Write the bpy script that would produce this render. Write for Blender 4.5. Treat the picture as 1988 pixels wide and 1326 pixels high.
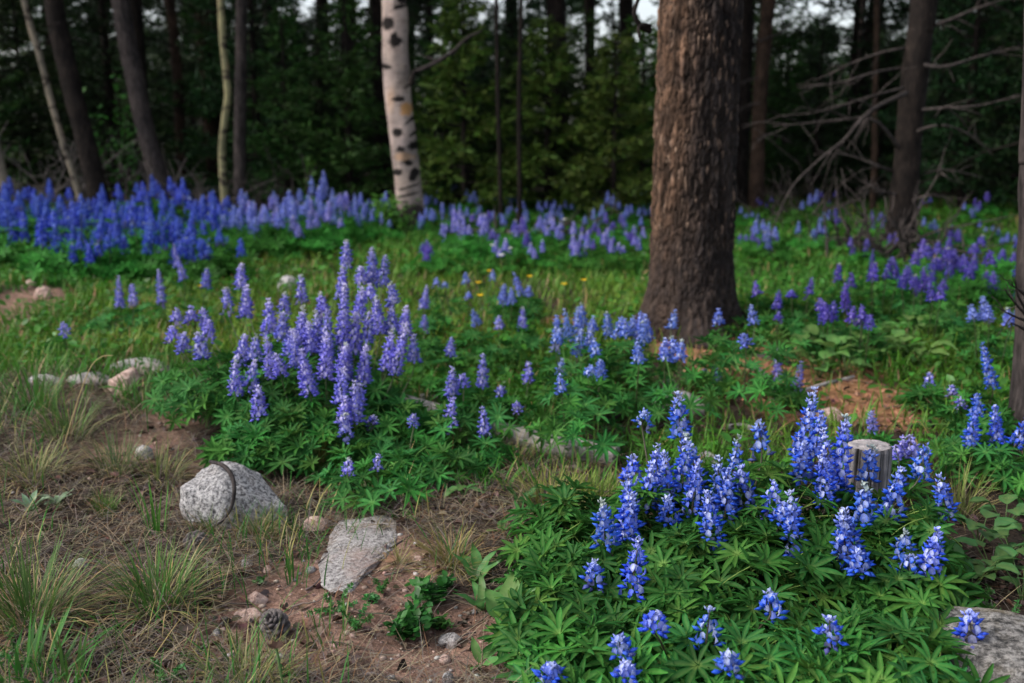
import bpy, math, random
import numpy as np
from mathutils import Vector, Matrix

for o in list(bpy.data.objects): bpy.data.objects.remove(o)
scene = bpy.context.scene
C = scene.collection
R = math.radians

# ------------------------------------------------------------------ camera
PITCH, CAM_H, LENS = R(12.0), 1.0, 35.0
cam_d = bpy.data.cameras.new('camera'); cam = bpy.data.objects.new('camera', cam_d); C.objects.link(cam)
cam.location = (0, 0, CAM_H); cam.rotation_euler = (math.pi/2 - PITCH, 0, 0)
cam_d.lens = LENS; cam_d.sensor_width = 36.0; cam_d.clip_start = 0.05; cam_d.clip_end = 2000
cam_d.dof.use_dof = True; cam_d.dof.focus_distance = 2.08; cam_d.dof.aperture_fstop = 3.2
scene.camera = cam

# ------------------------------------------------------------------ sky, sun, exposure
SUN_EL, SUN_AZ = R(42), R(-105)          # azimuth from +Y towards +X: high on the left, slightly behind
w = bpy.data.worlds.new('World'); scene.world = w; w.use_nodes = True
nt = w.node_tree; bg = nt.nodes['Background']
sky = nt.nodes.new('ShaderNodeTexSky'); sky.sky_type = 'NISHITA'; sky.sun_disc = False
sky.sun_elevation = SUN_EL; sky.sun_rotation = SUN_AZ; sky.air_density = 1.0; sky.dust_density = 3.0
hs = nt.nodes.new('ShaderNodeHueSaturation'); hs.inputs['Saturation'].default_value = 0.45
nt.links.new(sky.outputs[0], hs.inputs['Color']); nt.links.new(hs.outputs[0], bg.inputs[0])
bg.inputs[1].default_value = 0.15
sd = bpy.data.lights.new('sun', 'SUN'); sd.energy = 1.5; sd.angle = R(25); sd.color = (1.0, .93, .84)
sun = bpy.data.objects.new('sun', sd); C.objects.link(sun)
sun.rotation_euler = Vector((-math.sin(SUN_AZ)*math.cos(SUN_EL), -math.cos(SUN_AZ)*math.cos(SUN_EL), -math.sin(SUN_EL))).to_track_quat('-Z', 'Y').to_euler()
sun.location = (-6, -2, 12)
scene.view_settings.view_transform = 'Standard'; scene.view_settings.look = 'None'
scene.view_settings.gamma = 1.0; scene.view_settings.exposure = 0.92
scene.render.engine = 'CYCLES'
scene.cycles.use_denoising = True
scene.cycles.max_bounces = 6; scene.cycles.transparent_max_bounces = 4
scene.cycles.diffuse_bounces = 3; scene.cycles.glossy_bounces = 1; scene.cycles.transmission_bounces = 3
scene.cycles.sample_clamp_indirect = 4.0

# ------------------------------------------------------------------ numeric helpers
rng = np.random.default_rng(7)
def _h(ix, iy, iz, s):
    n = (ix.astype(np.int64)*374761393 + iy.astype(np.int64)*668265263 + iz.astype(np.int64)*2147483647 + s*144665) & 0xffffffff
    n = ((n ^ (n >> 13))*1274126177) & 0xffffffff
    n = ((n ^ (n >> 16))*2246822519) & 0xffffffff
    return ((n ^ (n >> 15)) & 0xffff)/65535.0
def vn(p, s=0):
    p = np.asarray(p, float); i = np.floor(p).astype(np.int64); f = p - i; f = f*f*(3 - 2*f)
    r = 0
    for a in (0, 1):
        for b in (0, 1):
            for c in (0, 1):
                wgt = (f[:, 0] if a else 1-f[:, 0])*(f[:, 1] if b else 1-f[:, 1])*(f[:, 2] if c else 1-f[:, 2])
                r = r + wgt*_h(i[:, 0]+a, i[:, 1]+b, i[:, 2]+c, s)
    return r*2 - 1
def fbm(p, oct=4, s=0):
    p = np.asarray(p, float); r = 0; a = .5
    for k in range(oct):
        r = r + a*vn(p*(2**k) + 17.3*k, s+k); a *= .5
    return r
def vor(u, v, per=None, s=0):
    """2-D cells: F1, F2 distance and a random number per cell."""
    iu, iv = np.floor(u).astype(np.int64), np.floor(v).astype(np.int64)
    f1 = np.full(u.shape, 9.); f2 = f1.copy(); cid = np.zeros(u.shape)
    for a in (-1, 0, 1):
        for b in (-1, 0, 1):
            cu, cv = iu+a, iv+b
            hu = np.mod(cu, per) if per else cu
            z = np.zeros_like(hu)
            d = np.hypot(cu + .1 + .8*_h(hu, cv, z, s) - u, cv + .1 + .8*_h(hu, cv, z, s+5) - v)
            r = _h(hu, cv, z, s+9)
            near = d < f1
            f2 = np.where(near, f1, np.minimum(f2, d)); cid = np.where(near, r, cid); f1 = np.where(near, d, f1)
    return f1, f2, cid
def smooth(a, b, x):
    t = np.clip((x-a)/(b-a), 0, 1); return t*t*(3-2*t)

# ------------------------------------------------------------------ photo pixel -> ray -> place
FPX = 1988*LENS/36.0; CX, CY = 994.0, 663.0
cP, sP = math.cos(PITCH), math.sin(PITCH)
def ray(px, py):
    x, u = (px-CX)/FPX, -(py-CY)/FPX
    return np.array([x, cP + sP*u, -sP + cP*u])
def at_y(px, py, Y):
    d = ray(px, py); return np.array([0, 0, CAM_H]) + d*(Y/d[1])
def height(x, y):
    x = np.atleast_1d(np.asarray(x, float)); y = np.atleast_1d(np.asarray(y, float))
    p = np.stack([x, y, np.zeros_like(x)], -1)
    z = .05*vn(p*.55, 3) + .035*vn(p*1.7, 4)
    z = z + .012*vn(p*6, 5) + .005*vn(p*19, 6)
    z = z + .10*np.exp(-(((x-.90)/.75)**2 + ((y-5.1)/.75)**2))           # swell at the foot of the pine
    z = z + .6*smooth(20, 60, np.abs(y)) + .8*smooth(25, 90, np.hypot(x, y))
    return z
_gx, _gy, _gs = np.arange(-9, 9, .04), np.arange(0, 18, .04), .04
_X, _Y = np.meshgrid(_gx, _gy, indexing='ij'); _HT = height(_X.ravel(), _Y.ravel()).reshape(_X.shape)
def hz(x, y):
    u, v = (x+9)/_gs, y/_gs
    if 0 <= u < len(_gx)-2 and 0 <= v < len(_gy)-2:
        i, j = int(u), int(v); u -= i; v -= j
        return float((_HT[i, j]*(1-u)+_HT[i+1, j]*u)*(1-v) + (_HT[i, j+1]*(1-u)+_HT[i+1, j+1]*u)*v)
    return float(height(x, y)[0])
def ground(px, py):
    d = ray(px, py); t = CAM_H/max(.015, -d[2]); 
    for _ in range(8):
        p = d*t; t = max(.3, (CAM_H - hz(p[0], p[1]))/max(.015, -d[2]))
    p = d*t; return np.array([p[0], p[1], hz(p[0], p[1])])

# ------------------------------------------------------------------ mesh helpers
def quads(q):
    q = np.asarray(q).reshape(-1, 4); return np.concatenate([q[:, [0, 1, 2]], q[:, [0, 2, 3]]])
class MB:
    def __init__(s): s.v, s.f, s.c, s.n = [], [], [], 0
    def add(s, v, f, c=(1, 1, 1)):
        v = np.asarray(v, float).reshape(-1, 3); f = np.asarray(f, np.int64).reshape(-1, 3)
        c = np.asarray(c, float)
        if c.ndim == 1: c = np.tile(c, (len(v), 1))
        s.v.append(v); s.f.append(f + s.n); s.c.append(c); s.n += len(v)
    def mesh(s, name, mat, smooth_=False):
        v = np.concatenate(s.v); f = np.concatenate(s.f); c = np.concatenate(s.c)
        m = bpy.data.meshes.new(name)
        m.vertices.add(len(v)); m.vertices.foreach_set('co', v.astype(np.float32).ravel())
        m.loops.add(len(f)*3); m.loops.foreach_set('vertex_index', f.astype(np.int32).ravel())
        m.polygons.add(len(f)); m.polygons.foreach_set('loop_start', np.arange(0, len(f)*3, 3, dtype=np.int32))
        if smooth_: m.polygons.foreach_set('use_smooth', np.ones(len(f), bool))
        a = m.color_attributes.new('Col', 'FLOAT_COLOR', 'POINT')
        a.data.foreach_set('color', np.concatenate([c, np.ones((len(c), 1))], 1).astype(np.float32).ravel())
        m.update(calc_edges=True); m.validate()
        m.materials.append(mat)
        return m
def link(name, data, parent=None, loc=None, mat4=None):
    o = bpy.data.objects.new(name, data); C.objects.link(o)
    if parent is not None: o.parent = parent
    if loc is not None: o.location = loc
    if mat4 is not None: o.matrix_basis = mat4
    return o
def tag(o, label=None, cat=None, group=None, kind=None):
    if label: o['label'] = label
    if cat: o['category'] = cat
    if group: o['group'] = group
    if kind: o['kind'] = kind
    return o
def thing(name, label, cat, loc, group=None):
    o = link(name, None, loc=tuple(loc)); o.empty_display_size = .05
    return tag(o, label, cat, group)
def tube(mb, pts, rad, sides=6, col=(1, 1, 1), cap=True):
    pts = np.asarray(pts, float); n = len(pts); rad = np.broadcast_to(np.asarray(rad, float), (n,))
    t = np.gradient(pts, axis=0); t /= np.linalg.norm(t, axis=1)[:, None] + 1e-9
    ref = np.array([0, 1, 0.]) if abs(t[0][1]) < .8 else np.array([1., 0, 0])
    a = np.cross(t, ref); a /= np.linalg.norm(a, axis=1)[:, None] + 1e-9; b = np.cross(t, a)
    th = np.arange(sides)*2*math.pi/sides
    v = pts[:, None] + rad[:, None, None]*(np.cos(th)[None, :, None]*a[:, None] + np.sin(th)[None, :, None]*b[:, None])
    i, j = np.meshgrid(np.arange(n-1), np.arange(sides), indexing='ij'); j2 = (j+1) % sides
    f = quads(np.stack([i*sides+j, i*sides+j2, (i+1)*sides+j2, (i+1)*sides+j], -1))
    v = v.reshape(-1, 3)
    if cap:
        k = np.arange(sides); v = np.concatenate([v, pts[:1], pts[-1:]]); m0 = n*sides
        f = np.concatenate([f, np.stack([(k+1) % sides, k, np.full(sides, m0)], -1),
                            np.stack([(n-1)*sides+k, (n-1)*sides+(k+1) % sides, np.full(sides, m0+1)], -1)])
    mb.add(v, f, col)
    return v
def curve(ctrl, n):
    """Catmull-Rom through control points."""
    c = np.asarray(ctrl, float); c = np.concatenate([[2*c[0]-c[1]], c, [2*c[-1]-c[-2]]]); k = len(c)-3
    t = np.linspace(0, k-1e-6, n); i = t.astype(int); u = (t-i)[:, None]
    p0, p1, p2, p3 = c[i], c[i+1], c[i+2], c[i+3]
    return .5*(2*p1 + (p2-p0)*u + (2*p0-5*p1+4*p2-p3)*u**2 + (3*p1-p0-3*p2+p3)*u**3)
def frames(out, up):
    """rows: x=out, z~up  -> (N,3,3) matrices with columns x,y,z"""
    x = out/(np.linalg.norm(out, axis=1)[:, None]+1e-9)
    y = np.cross(up, x); y /= np.linalg.norm(y, axis=1)[:, None]+1e-9
    return np.stack([x, y, np.cross(x, y)], -1)
def inst(mb, tv, tf, M, T, S, col):
    """merge copies of a template: M (N,3,3), T (N,3), S (N,), col (N,V,3)"""
    N, V = len(T), len(tv)
    v = np.einsum('nij,vj->nvi', M, tv)*np.asarray(S)[:, None, None] + T[:, None]
    f = (np.asarray(tf)[None] + (np.arange(N)*V)[:, None, None]).reshape(-1, 3)
    mb.add(v.reshape(-1, 3), f, col.reshape(-1, 3))
def jit(col, n, hue=.12, val=.25, r=rng):
    c = np.tile(np.asarray(col, float), (n, 1)); c *= (1 + val*(r.random((n, 1))*2-1)); c *= (1 + hue*(r.random((n, 3))*2-1))
    return np.clip(c, 0, 1)

# ------------------------------------------------------------------ materials
def newmat(name):
    m = bpy.data.materials.new(name); m.use_nodes = True; n = m.node_tree
    b = n.nodes['Principled BSDF']; b.inputs['Roughness'].default_value = .8
    return m, n, b, n.links.new
def node(n, t, **kw):
    x = n.nodes.new(t)
    for k, v in kw.items():
        if k in x.inputs: x.inputs[k].default_value = v
        else: setattr(x, k, v)
    return x
def colattr(n):
    a = n.nodes.new('ShaderNodeAttribute'); a.attribute_name = 'Col'; return a.outputs['Color']
def mixc(n, a, b, fac, mode='MULTIPLY'):
    x = n.nodes.new('ShaderNodeMix'); x.data_type = 'RGBA'; x.blend_type = mode
    for s, v in ((6, a), (7, b), (0, fac)):
        if hasattr(v, 'is_linked') or hasattr(v, 'links'): n.links.new(v, x.inputs[s])
        else: x.inputs[s].default_value = v
    return x.outputs[2]
def ramp(n, src, stops):
    r = n.nodes.new('ShaderNodeValToRGB'); e = r.color_ramp.elements
    while len(e) < len(stops): e.new(.5)
    for k, (p, c) in enumerate(stops):
        e[k].position = p; e[k].color = (*c, 1) if len(c) == 3 else c
    n.links.new(src, r.inputs[0]); return r.outputs[0]
def noise(n, scale, detail=4, vec=None, rough=.6, coord='Object'):
    t = n.nodes.new('ShaderNodeTexNoise'); t.inputs['Scale'].default_value = scale; t.inputs['Detail'].default_value = detail
    t.inputs['Roughness'].default_value = rough
    if vec is None: vec = n.nodes.new('ShaderNodeTexCoord').outputs[coord]
    n.links.new(vec, t.inputs['Vector']); return t.outputs['Fac']
def bump(n, b, src, strength=.5, dist=.01):
    k = n.nodes.new('ShaderNodeBump'); k.inputs['Strength'].default_value = strength; k.inputs['Distance'].default_value = dist
    n.links.new(src, k.inputs['Height']); n.links.new(k.outputs[0], b.inputs['Normal'])
def leafmat(name, transl=.35, rough=.55, spec=.3, vary=.25, nscale=60, hv=.02):
    m, n, b, L = newmat(name)
    col = colattr(n)
    oi = n.nodes.new('ShaderNodeObjectInfo')
    hsv = node(n, 'ShaderNodeHueSaturation')
    mr = node(n, 'ShaderNodeMapRange'); mr.inputs[3].default_value = 1-vary; mr.inputs[4].default_value = 1+vary
    L(oi.outputs['Random'], mr.inputs[0]); L(mr.outputs[0], hsv.inputs['Value'])
    mr2 = node(n, 'ShaderNodeMapRange'); mr2.inputs[3].default_value = .5-hv; mr2.inputs[4].default_value = .5+hv
    L(oi.outputs['Random'], mr2.inputs[0]); L(mr2.outputs[0], hsv.inputs['Hue'])
    L(col, hsv.inputs['Color'])
    nz = noise(n, nscale, 3); nc = ramp(n, nz, [(.3, (.75, .75, .75)), (.7, (1.15, 1.15, 1.15))])
    c2 = mixc(n, hsv.outputs[0], nc, 1.0)
    L(c2, b.inputs['Base Color']); b.inputs['Roughness'].default_value = rough
    b.inputs['Specular IOR Level'].default_value = spec
    t = n.nodes.new('ShaderNodeBsdfTranslucent'); L(c2, t.inputs[0])
    mx = n.nodes.new('ShaderNodeMixShader'); mx.inputs[0].default_value = transl
    L(b.outputs[0], mx.inputs[1]); L(t.outputs[0], mx.inputs[2])
    L(mx.outputs[0], n.nodes['Material Output'].inputs[0])
    return m
M_leaf = leafmat('lupine_leaf', .35, .6, .12, .32, 60, .012)
M_petal = leafmat('lupine_petal', .35, .6, .2, .08, 200, .006)
M_grass = leafmat('grass_blade', .3, .55, .25, .0, 8)
M_needle = leafmat('conifer_needles', .15, .6, .2, .25, 3)
M_forb = leafmat('herb_leaf', .35, .45, .35, .15, 40)
M_dry = leafmat('dry_litter', .1, .85, .1, .0, 30)

def barkmat(name, c1, c2, c3, sc=30, stretch=.25, useattr=False):
    m, n, b, L = newmat(name)
    tc = n.nodes.new('ShaderNodeTexCoord'); mp = n.nodes.new('ShaderNodeMapping'); mp.inputs['Scale'].default_value = (1, 1, stretch)
    L(tc.outputs['Object'], mp.inputs[0])
    a = noise(n, sc, 6, mp.outputs[0], .7); bb = noise(n, sc*.12, 3, tc.outputs['Object'])
    c = ramp(n, a, [(.32, c1), (.5, c2), (.68, c3)])
    c = mixc(n, c, ramp(n, bb, [(.35, (.6, .6, .62)), (.65, (1.25, 1.2, 1.15))]), 1.0)
    if useattr: c = mixc(n, c, colattr(n), 1.0)
    L(c, b.inputs['Base Color']); b.inputs['Roughness'].default_value = .9; b.inputs['Specular IOR Level'].default_value = .15
    bump(n, b, a, .8, .012)
    return m
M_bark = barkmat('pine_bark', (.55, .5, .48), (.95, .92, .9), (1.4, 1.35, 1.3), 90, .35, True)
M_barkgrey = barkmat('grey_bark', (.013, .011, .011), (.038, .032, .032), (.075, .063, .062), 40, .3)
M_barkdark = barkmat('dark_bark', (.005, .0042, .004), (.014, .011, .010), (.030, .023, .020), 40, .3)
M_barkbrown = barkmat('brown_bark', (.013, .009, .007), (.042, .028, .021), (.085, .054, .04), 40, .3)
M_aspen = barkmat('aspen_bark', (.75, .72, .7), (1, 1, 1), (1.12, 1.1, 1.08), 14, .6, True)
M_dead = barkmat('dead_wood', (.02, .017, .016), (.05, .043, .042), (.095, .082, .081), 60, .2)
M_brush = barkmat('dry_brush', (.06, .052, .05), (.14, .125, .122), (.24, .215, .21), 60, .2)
M_wood = barkmat('weathered_wood', (.17, .16, .16), (.34, .32, .32), (.48, .46, .46), 160, .06, True)

def rockmat(name, base, dark, light, warm, scale=70, warmth=.5):
    m, n, b, L = newmat(name)
    tc = n.nodes.new('ShaderNodeTexCoord').outputs['Object']
    a = noise(n, scale, 5, tc, .75); big = noise(n, 6, 4, tc, .6); sp = n.nodes.new('ShaderNodeTexVoronoi')
    sp.inputs['Scale'].default_value = scale*2.2; L(tc, sp.inputs['Vector'])
    c = ramp(n, a, [(.37, dark), (.48, base), (.60, light)])
    c = mixc(n, c, ramp(n, sp.outputs['Color'], [(.0, (.35, .35, .37)), (.22, (.95, .95, .95)), (.8, (1.12, 1.1, 1.08))]), .9)
    c = mixc(n, c, (*warm, 1), ramp(n, big, [(.5, (0, 0, 0)), (.68, (warmth,)*3)]), 'MIX')
    lich = noise(n, 30, 8, tc, .8)
    c = mixc(n, c, (.06, .055, .05, 1), ramp(n, lich, [(.56, (0, 0, 0)), (.66, (.65,)*3)]), 'MIX')
    L(c, b.inputs['Base Color']); b.inputs['Roughness'].default_value = .9; b.inputs['Specular IOR Level'].default_value = .2
    bump(n, b, a, 1.0, .012)
    return m
M_granite = rockmat('granite', (.29, .285, .295), (.05, .05, .055), (.58, .57, .58), (.32, .25, .22), 115, .25)
M_pale = rockmat('pale_granite', (.36, .34, .34), (.13, .12, .12), (.56, .54, .54), (.42, .29, .25), 110, .6)
M_pink = rockmat('pink_stone', (.42, .29, .25), (.20, .14, .12), (.58, .45, .40), (.5, .33, .27), 60, .5)
M_darkrock = rockmat('lichen_boulder', (.12, .115, .11), (.03, .03, .03), (.30, .29, .28), (.20, .15, .07), 60, .5)

def groundmat():
    m, n, b, L = newmat('forest_floor')
    tc = n.nodes.new('ShaderNodeTexCoord').outputs['Object']
    a = noise(n, 9, 8, tc, .7); f = noise(n, 130, 5, tc, .75); g = noise(n, 45, 6, tc, .7)
    c = mixc(n, colattr(n), ramp(n, a, [(.3, (.5, .48, .47)), (.5, (.95, .95, .95)), (.7, (1.45, 1.4, 1.35))]), 1.0)
    c = mixc(n, c, ramp(n, f, [(.3, (.45, .44, .44)), (.5, (1, 1, 1)), (.68, (1.6, 1.55, 1.5))]), .9)
    c = mixc(n, c, ramp(n, g, [(.4, (.55, .52, .5)), (.55, (1.05, 1.05, 1.05))]), .9)
    L(c, b.inputs['Base Color']); b.inputs['Roughness'].default_value = .95; b.inputs['Specular IOR Level'].default_value = .1
    ad = n.nodes.new('ShaderNodeMath'); L(f, ad.inputs[0]); L(g, ad.inputs[1])
    bump(n, b, ad.outputs[0], 1.0, .012)
    return m
M_ground = groundmat()
def plain(name, c, rough=.7):
    m, n, b, L = newmat(name)
    nz = noise(n, 50, 3); L(mixc(n, (*c, 1), ramp(n, nz, [(.3, (.75,)*3), (.7, (1.2,)*3)]), 1.0), b.inputs['Base Color'])
    b.inputs['Roughness'].default_value = rough; return m
M_cone = barkmat('cone_scale', (.12, .105, .105), (.30, .27, .27), (.5, .46, .46), 120, 1)

# ------------------------------------------------------------------ ground
def patch(cx, cy, rx, ry):
    g = ground(cx, cy); r = np.linalg.norm(ray(cx, cy))*0 + (g[1]/ray(cx, cy)[1])/FPX
    return g[0], g[1], rx*r, abs(ground(cx, cy-ry)[1] - ground(cx, cy+ry)[1])/2
P_dirt = [patch(*a) for a in [(690,1160,150,150),(860,1270,200,110),(310,850,110,60),(70,575,95,45),(190,655,50,35),(560,1190,110,110),(470,900,130,60)]]
P_soil = [patch(*a) for a in [(810,985,210,60),(1930,1130,160,150),(1180,830,90,40),(330,1230,260,140),(140,960,200,90),(640,960,80,40)]]
P_litter = [patch(*a) for a in [(1420,722,130,42),(1330,672,65,32),(1620,768,210,44),(1720,800,100,30),(1085,625,40,22),(1640,720,120,30)]]
P_clear = [patch(*a) for a in [(1570,800,290,80),(1400,745,150,55),(1330,822,110,45),(1180,850,110,45),(1720,810,110,45),(1330,690,90,40)]]
def pm(ps, x, y, s, edge=.45):
    x = np.atleast_1d(x); y = np.atleast_1d(y)
    nz = fbm(np.stack([x*3.2, y*3.2, np.zeros_like(x)], -1), 4, s)*1.1
    r = np.zeros_like(x)
    for a, b, rx, ry in ps:
        d = np.sqrt(((x-a)/rx)**2 + ((y-b)/ry)**2) + nz
        r = np.maximum(r, 1 - smooth(1-edge, 1+edge*.5, d))
    return r
def gspace(n, lo, hi, near, k):
    t = np.linspace(-1, 1, n); return t
def build_ground():
    n = 520
    t = np.linspace(-1, 1, n)
    xs = .1 + 400*np.sinh(7.2*t)/math.sinh(7.2)
    ys = 2.4 + 500*np.sinh(7.2*t)/math.sinh(7.2)
    X, Y = np.meshgrid(xs, ys, indexing='ij'); x, y = X.ravel(), Y.ravel()
    z = height(x, y)
    p = np.stack([x, y, np.zeros_like(x)], -1)
    near = 1 - smooth(6, 12, np.hypot(x, y))
    z = z + near*(.006*fbm(p*45, 3, 31))
    d, s, l = pm(P_dirt, x, y, 40), pm(P_soil, x, y, 41), pm(P_litter, x, y, 42)
    base = np.tile([.070, .053, .043], (len(x), 1))
    far = smooth(5, 10, y)[:, None]
    base = base*(1-far) + np.array([.055, .045, .03])*far
    def over(c, m): return base*(1-m[:, None]) + np.array(c)*m[:, None]
    base = over([.062, .046, .036], s)
    base = over([.34, .215, .17], d*.95)
    base = over([.40, .215, .115], l*.95)
    mb = MB()
    i, j = np.meshgrid(np.arange(n-1), np.arange(n-1), indexing='ij')
    f = quads(np.stack([i*n+j, (i+1)*n+j, (i+1)*n+j+1, i*n+j+1], -1))
    mb.add(np.stack([x, y, z], -1), f, base)
    o = link('ground', mb.mesh('ground', M_ground, True)); tag(o, kind='structure')
build_ground()

# ------------------------------------------------------------------ trees
KITE_V = np.array([[0, 0, 0], [.45, .5, .05], [1, 0, 0], [.45, -.5, .05]]); KITE_F = [[0, 1, 2], [0, 2, 3]]
def kites(mb, base, dirs, ln, wd, col):
    n = len(base); up = rng.normal(size=(n, 3)); up[:, 2] += .6
    M = frames(dirs, up)
    v = np.tile(KITE_V, (n, 1, 1)); v[:, :, 0] *= ln[:, None]; v[:, :, 1] *= wd[:, None]; v[:, :, 2] *= wd[:, None]
    v = np.einsum('nij,nvj->nvi', M, v) + base[:, None]
    f = (np.asarray(KITE_F)[None] + (np.arange(n)*4)[:, None, None]).reshape(-1, 3)
    mb.add(v.reshape(-1, 3), f, np.repeat(col, 4, 0))
def conifer_crown(mb, h0, h1, rmax, nb, col, tw=9, tuft=8, ln=.09, wd=.028, droop=.25, skirt=.85):
    B, D = [], []
    wood = []
    for k in range(nb):
        t = (k + rng.random())/nb; z = h0 + (h1-h0)*t
        r = rmax*((1-t)**skirt)*(.55+.6*rng.random()) + .06
        az = rng.random()*2*math.pi; dx, dy = math.cos(az), math.sin(az)
        s = np.linspace(0, 1, 6)
        dz = r*(.18*s - droop*2*s*(1-.55*s)) + (.25+.3*t)*r*s
        pts = np.stack([dx*r*s, dy*r*s, z+dz], -1); wood.append((pts, r))
        nt_ = max(4, int(tw*(.4 + r/rmax)))
        for q in range(nt_):
            u = .18 + .82*(q+rng.random())/nt_
            ii = min(4, int(u*5)); bp = pts[ii] + (pts[ii+1]-pts[ii])*(u*5-ii)
            side = 1 if q % 2 else -1
            tl = (.35*r*(1-u*.75) + .08)*(.6+.7*rng.random())
            a2 = az + side*(.6+.5*rng.random())
            td = np.array([math.cos(a2), math.sin(a2), -.05+.35*rng.random()]); td /= np.linalg.norm(td)
            m = max(4, int(tuft*tl/(.3*rmax+.1)+3))
            ss = np.linspace(.05, 1, m)
            B.append(bp + td*tl*ss[:, None]); D.append(td + rng.normal(size=(m, 3))*.55)
    B, D = np.concatenate(B), np.concatenate(D); n = len(B)
    c = jit(col, n, .18, .4)
    kites(mb, B, D, ln*(.6+.8*rng.random(n)), wd*(.6+.8*rng.random(n)), c)
    return wood
def aspen_crown(mb, h0, h1, rad, n, col):
    u = rng.normal(size=(n, 3)); u /= np.linalg.norm(u, axis=1)[:, None]; q = rng.random((n, 1))**.5
    p = u*q*np.array([rad, rad, (h1-h0)/2]) + [0, 0, (h0+h1)/2]
    p += .5*np.stack([vn(p*1.1, 60), vn(p*1.1, 61), vn(p*1.1, 62)], -1)
    kites(mb, p, rng.normal(size=(n, 3)), .12*(.6+.8*rng.random(n)), .11*(.6+.8*rng.random(n)), jit(col, n, .15, .3))

G_DARK, G_MID, G_YEL = (.017, .042, .013), (.034, .078, .016), (.066, .125, .020)
# shared meshes
def mk_crown(name, *a, **k):
    mb = MB(); wood = conifer_crown(mb, *a, **k); return mb.mesh(name, M_needle), wood
def mk_wood(name, wood, r0, h, mat, sides=7, bend=.0):
    mb = MB(); z = np.linspace(-.15, h, 14)
    pts = np.stack([bend*np.sin(z*.5), bend*np.cos(z*.43)-bend, z], -1)
    tube(mb, pts, r0*np.clip(1.12-z/h, .06, 1.2)**.8, sides)
    for p, r in wood:
        tube(mb, p, np.linspace(.012+.008*r, .003, len(p)), 4, cap=False)
    return mb.mesh(name, mat, True)
young = []
for k, (h, r, col, nb) in enumerate([(3.4, 1.0, G_MID, 70), (4.6, 1.25, G_DARK, 85), (2.4, .75, G_YEL, 55), (5.6, 1.3, G_MID, 95)]):
    cm, wd_ = mk_crown('young_crown', .15, h, r, nb, col, tw=12, tuft=10, ln=.11, wd=.032)
    young.append((cm, mk_wood('young_trunk', wd_, .022+.008*h, h*.98, M_barkdark), h))
tall = []
for k, (h0, h1, r, col) in enumerate([(4.2, 12.5, 1.5, G_DARK), (5.5, 14.5, 1.6, G_MID), (1.5, 11.0, 1.7, G_DARK)]):
    cm, wd_ = mk_crown('tall_crown', h0, h1, r, 110 if k < 2 else 150, col, tw=10, tuft=9 if k < 2 else 14, ln=.20 if k < 2 else .13, wd=.09 if k < 2 else .045)
    mb = MB()
    z = np.concatenate([np.linspace(-.15, 5, 20), np.linspace(5.5, h1-.3, 8)])
    tube(mb, np.stack([.05*np.sin(z*.6+k), .05*np.cos(z*.5)-.05, z], -1), (.11+.03*k)*np.clip(1.06-z/h1, .08, 1)**.7 + .05*np.exp(-np.clip(z, 0, 9)*5), 10)
    for q in range(34):                                                # dead lower limbs
        zz = .6 + 4.2*rng.random(); az = rng.random()*6.28; L_ = .4+1.1*rng.random()
        s = np.linspace(0, 1, 5)[:, None]; d = np.array([math.cos(az), math.sin(az), 0])
        pts = np.array([.05*math.sin(zz*.6+k), 0, zz]) + d*L_*s + np.array([0, 0, 1])*(-.35*L_*s**1.5 + .05*s) + rng.normal(size=(5, 3))*.02
        tube(mb, pts, np.linspace(.012, .003, 5), 4, cap=False)
    tall.append((cm, mb.mesh('tall_trunk', M_barkdark, True), h1))

TREES = []                                                             # taken spots
def put_young(x, y, k, s, label, group, name='young_conifer'):
    cm, tm, h = young[k]
    t = thing(name, label, 'tree', (x, y, hz(x, y)), group)
    t.rotation_euler = (0, 0, rng.random()*6.28); t.scale = (s*(.9+.25*rng.random()), s*(.9+.25*rng.random()), s)
    link('trunk', tm, t); link('crown', cm, t); TREES.append((x, y)); return t
def put_tall(x, y, k, s, label, group):
    cm, tm, h = tall[k]
    t = thing('pine_tree', label, 'tree', (x, y, hz(x, y)), group)
    t.rotation_euler = (R(rng.normal()*1.5), R(rng.normal()*1.5), rng.random()*6.28); t.scale = (s, s, s)
    link('trunk', tm, t); link('crown', cm, t); TREES.append((x, y)); return t

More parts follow.
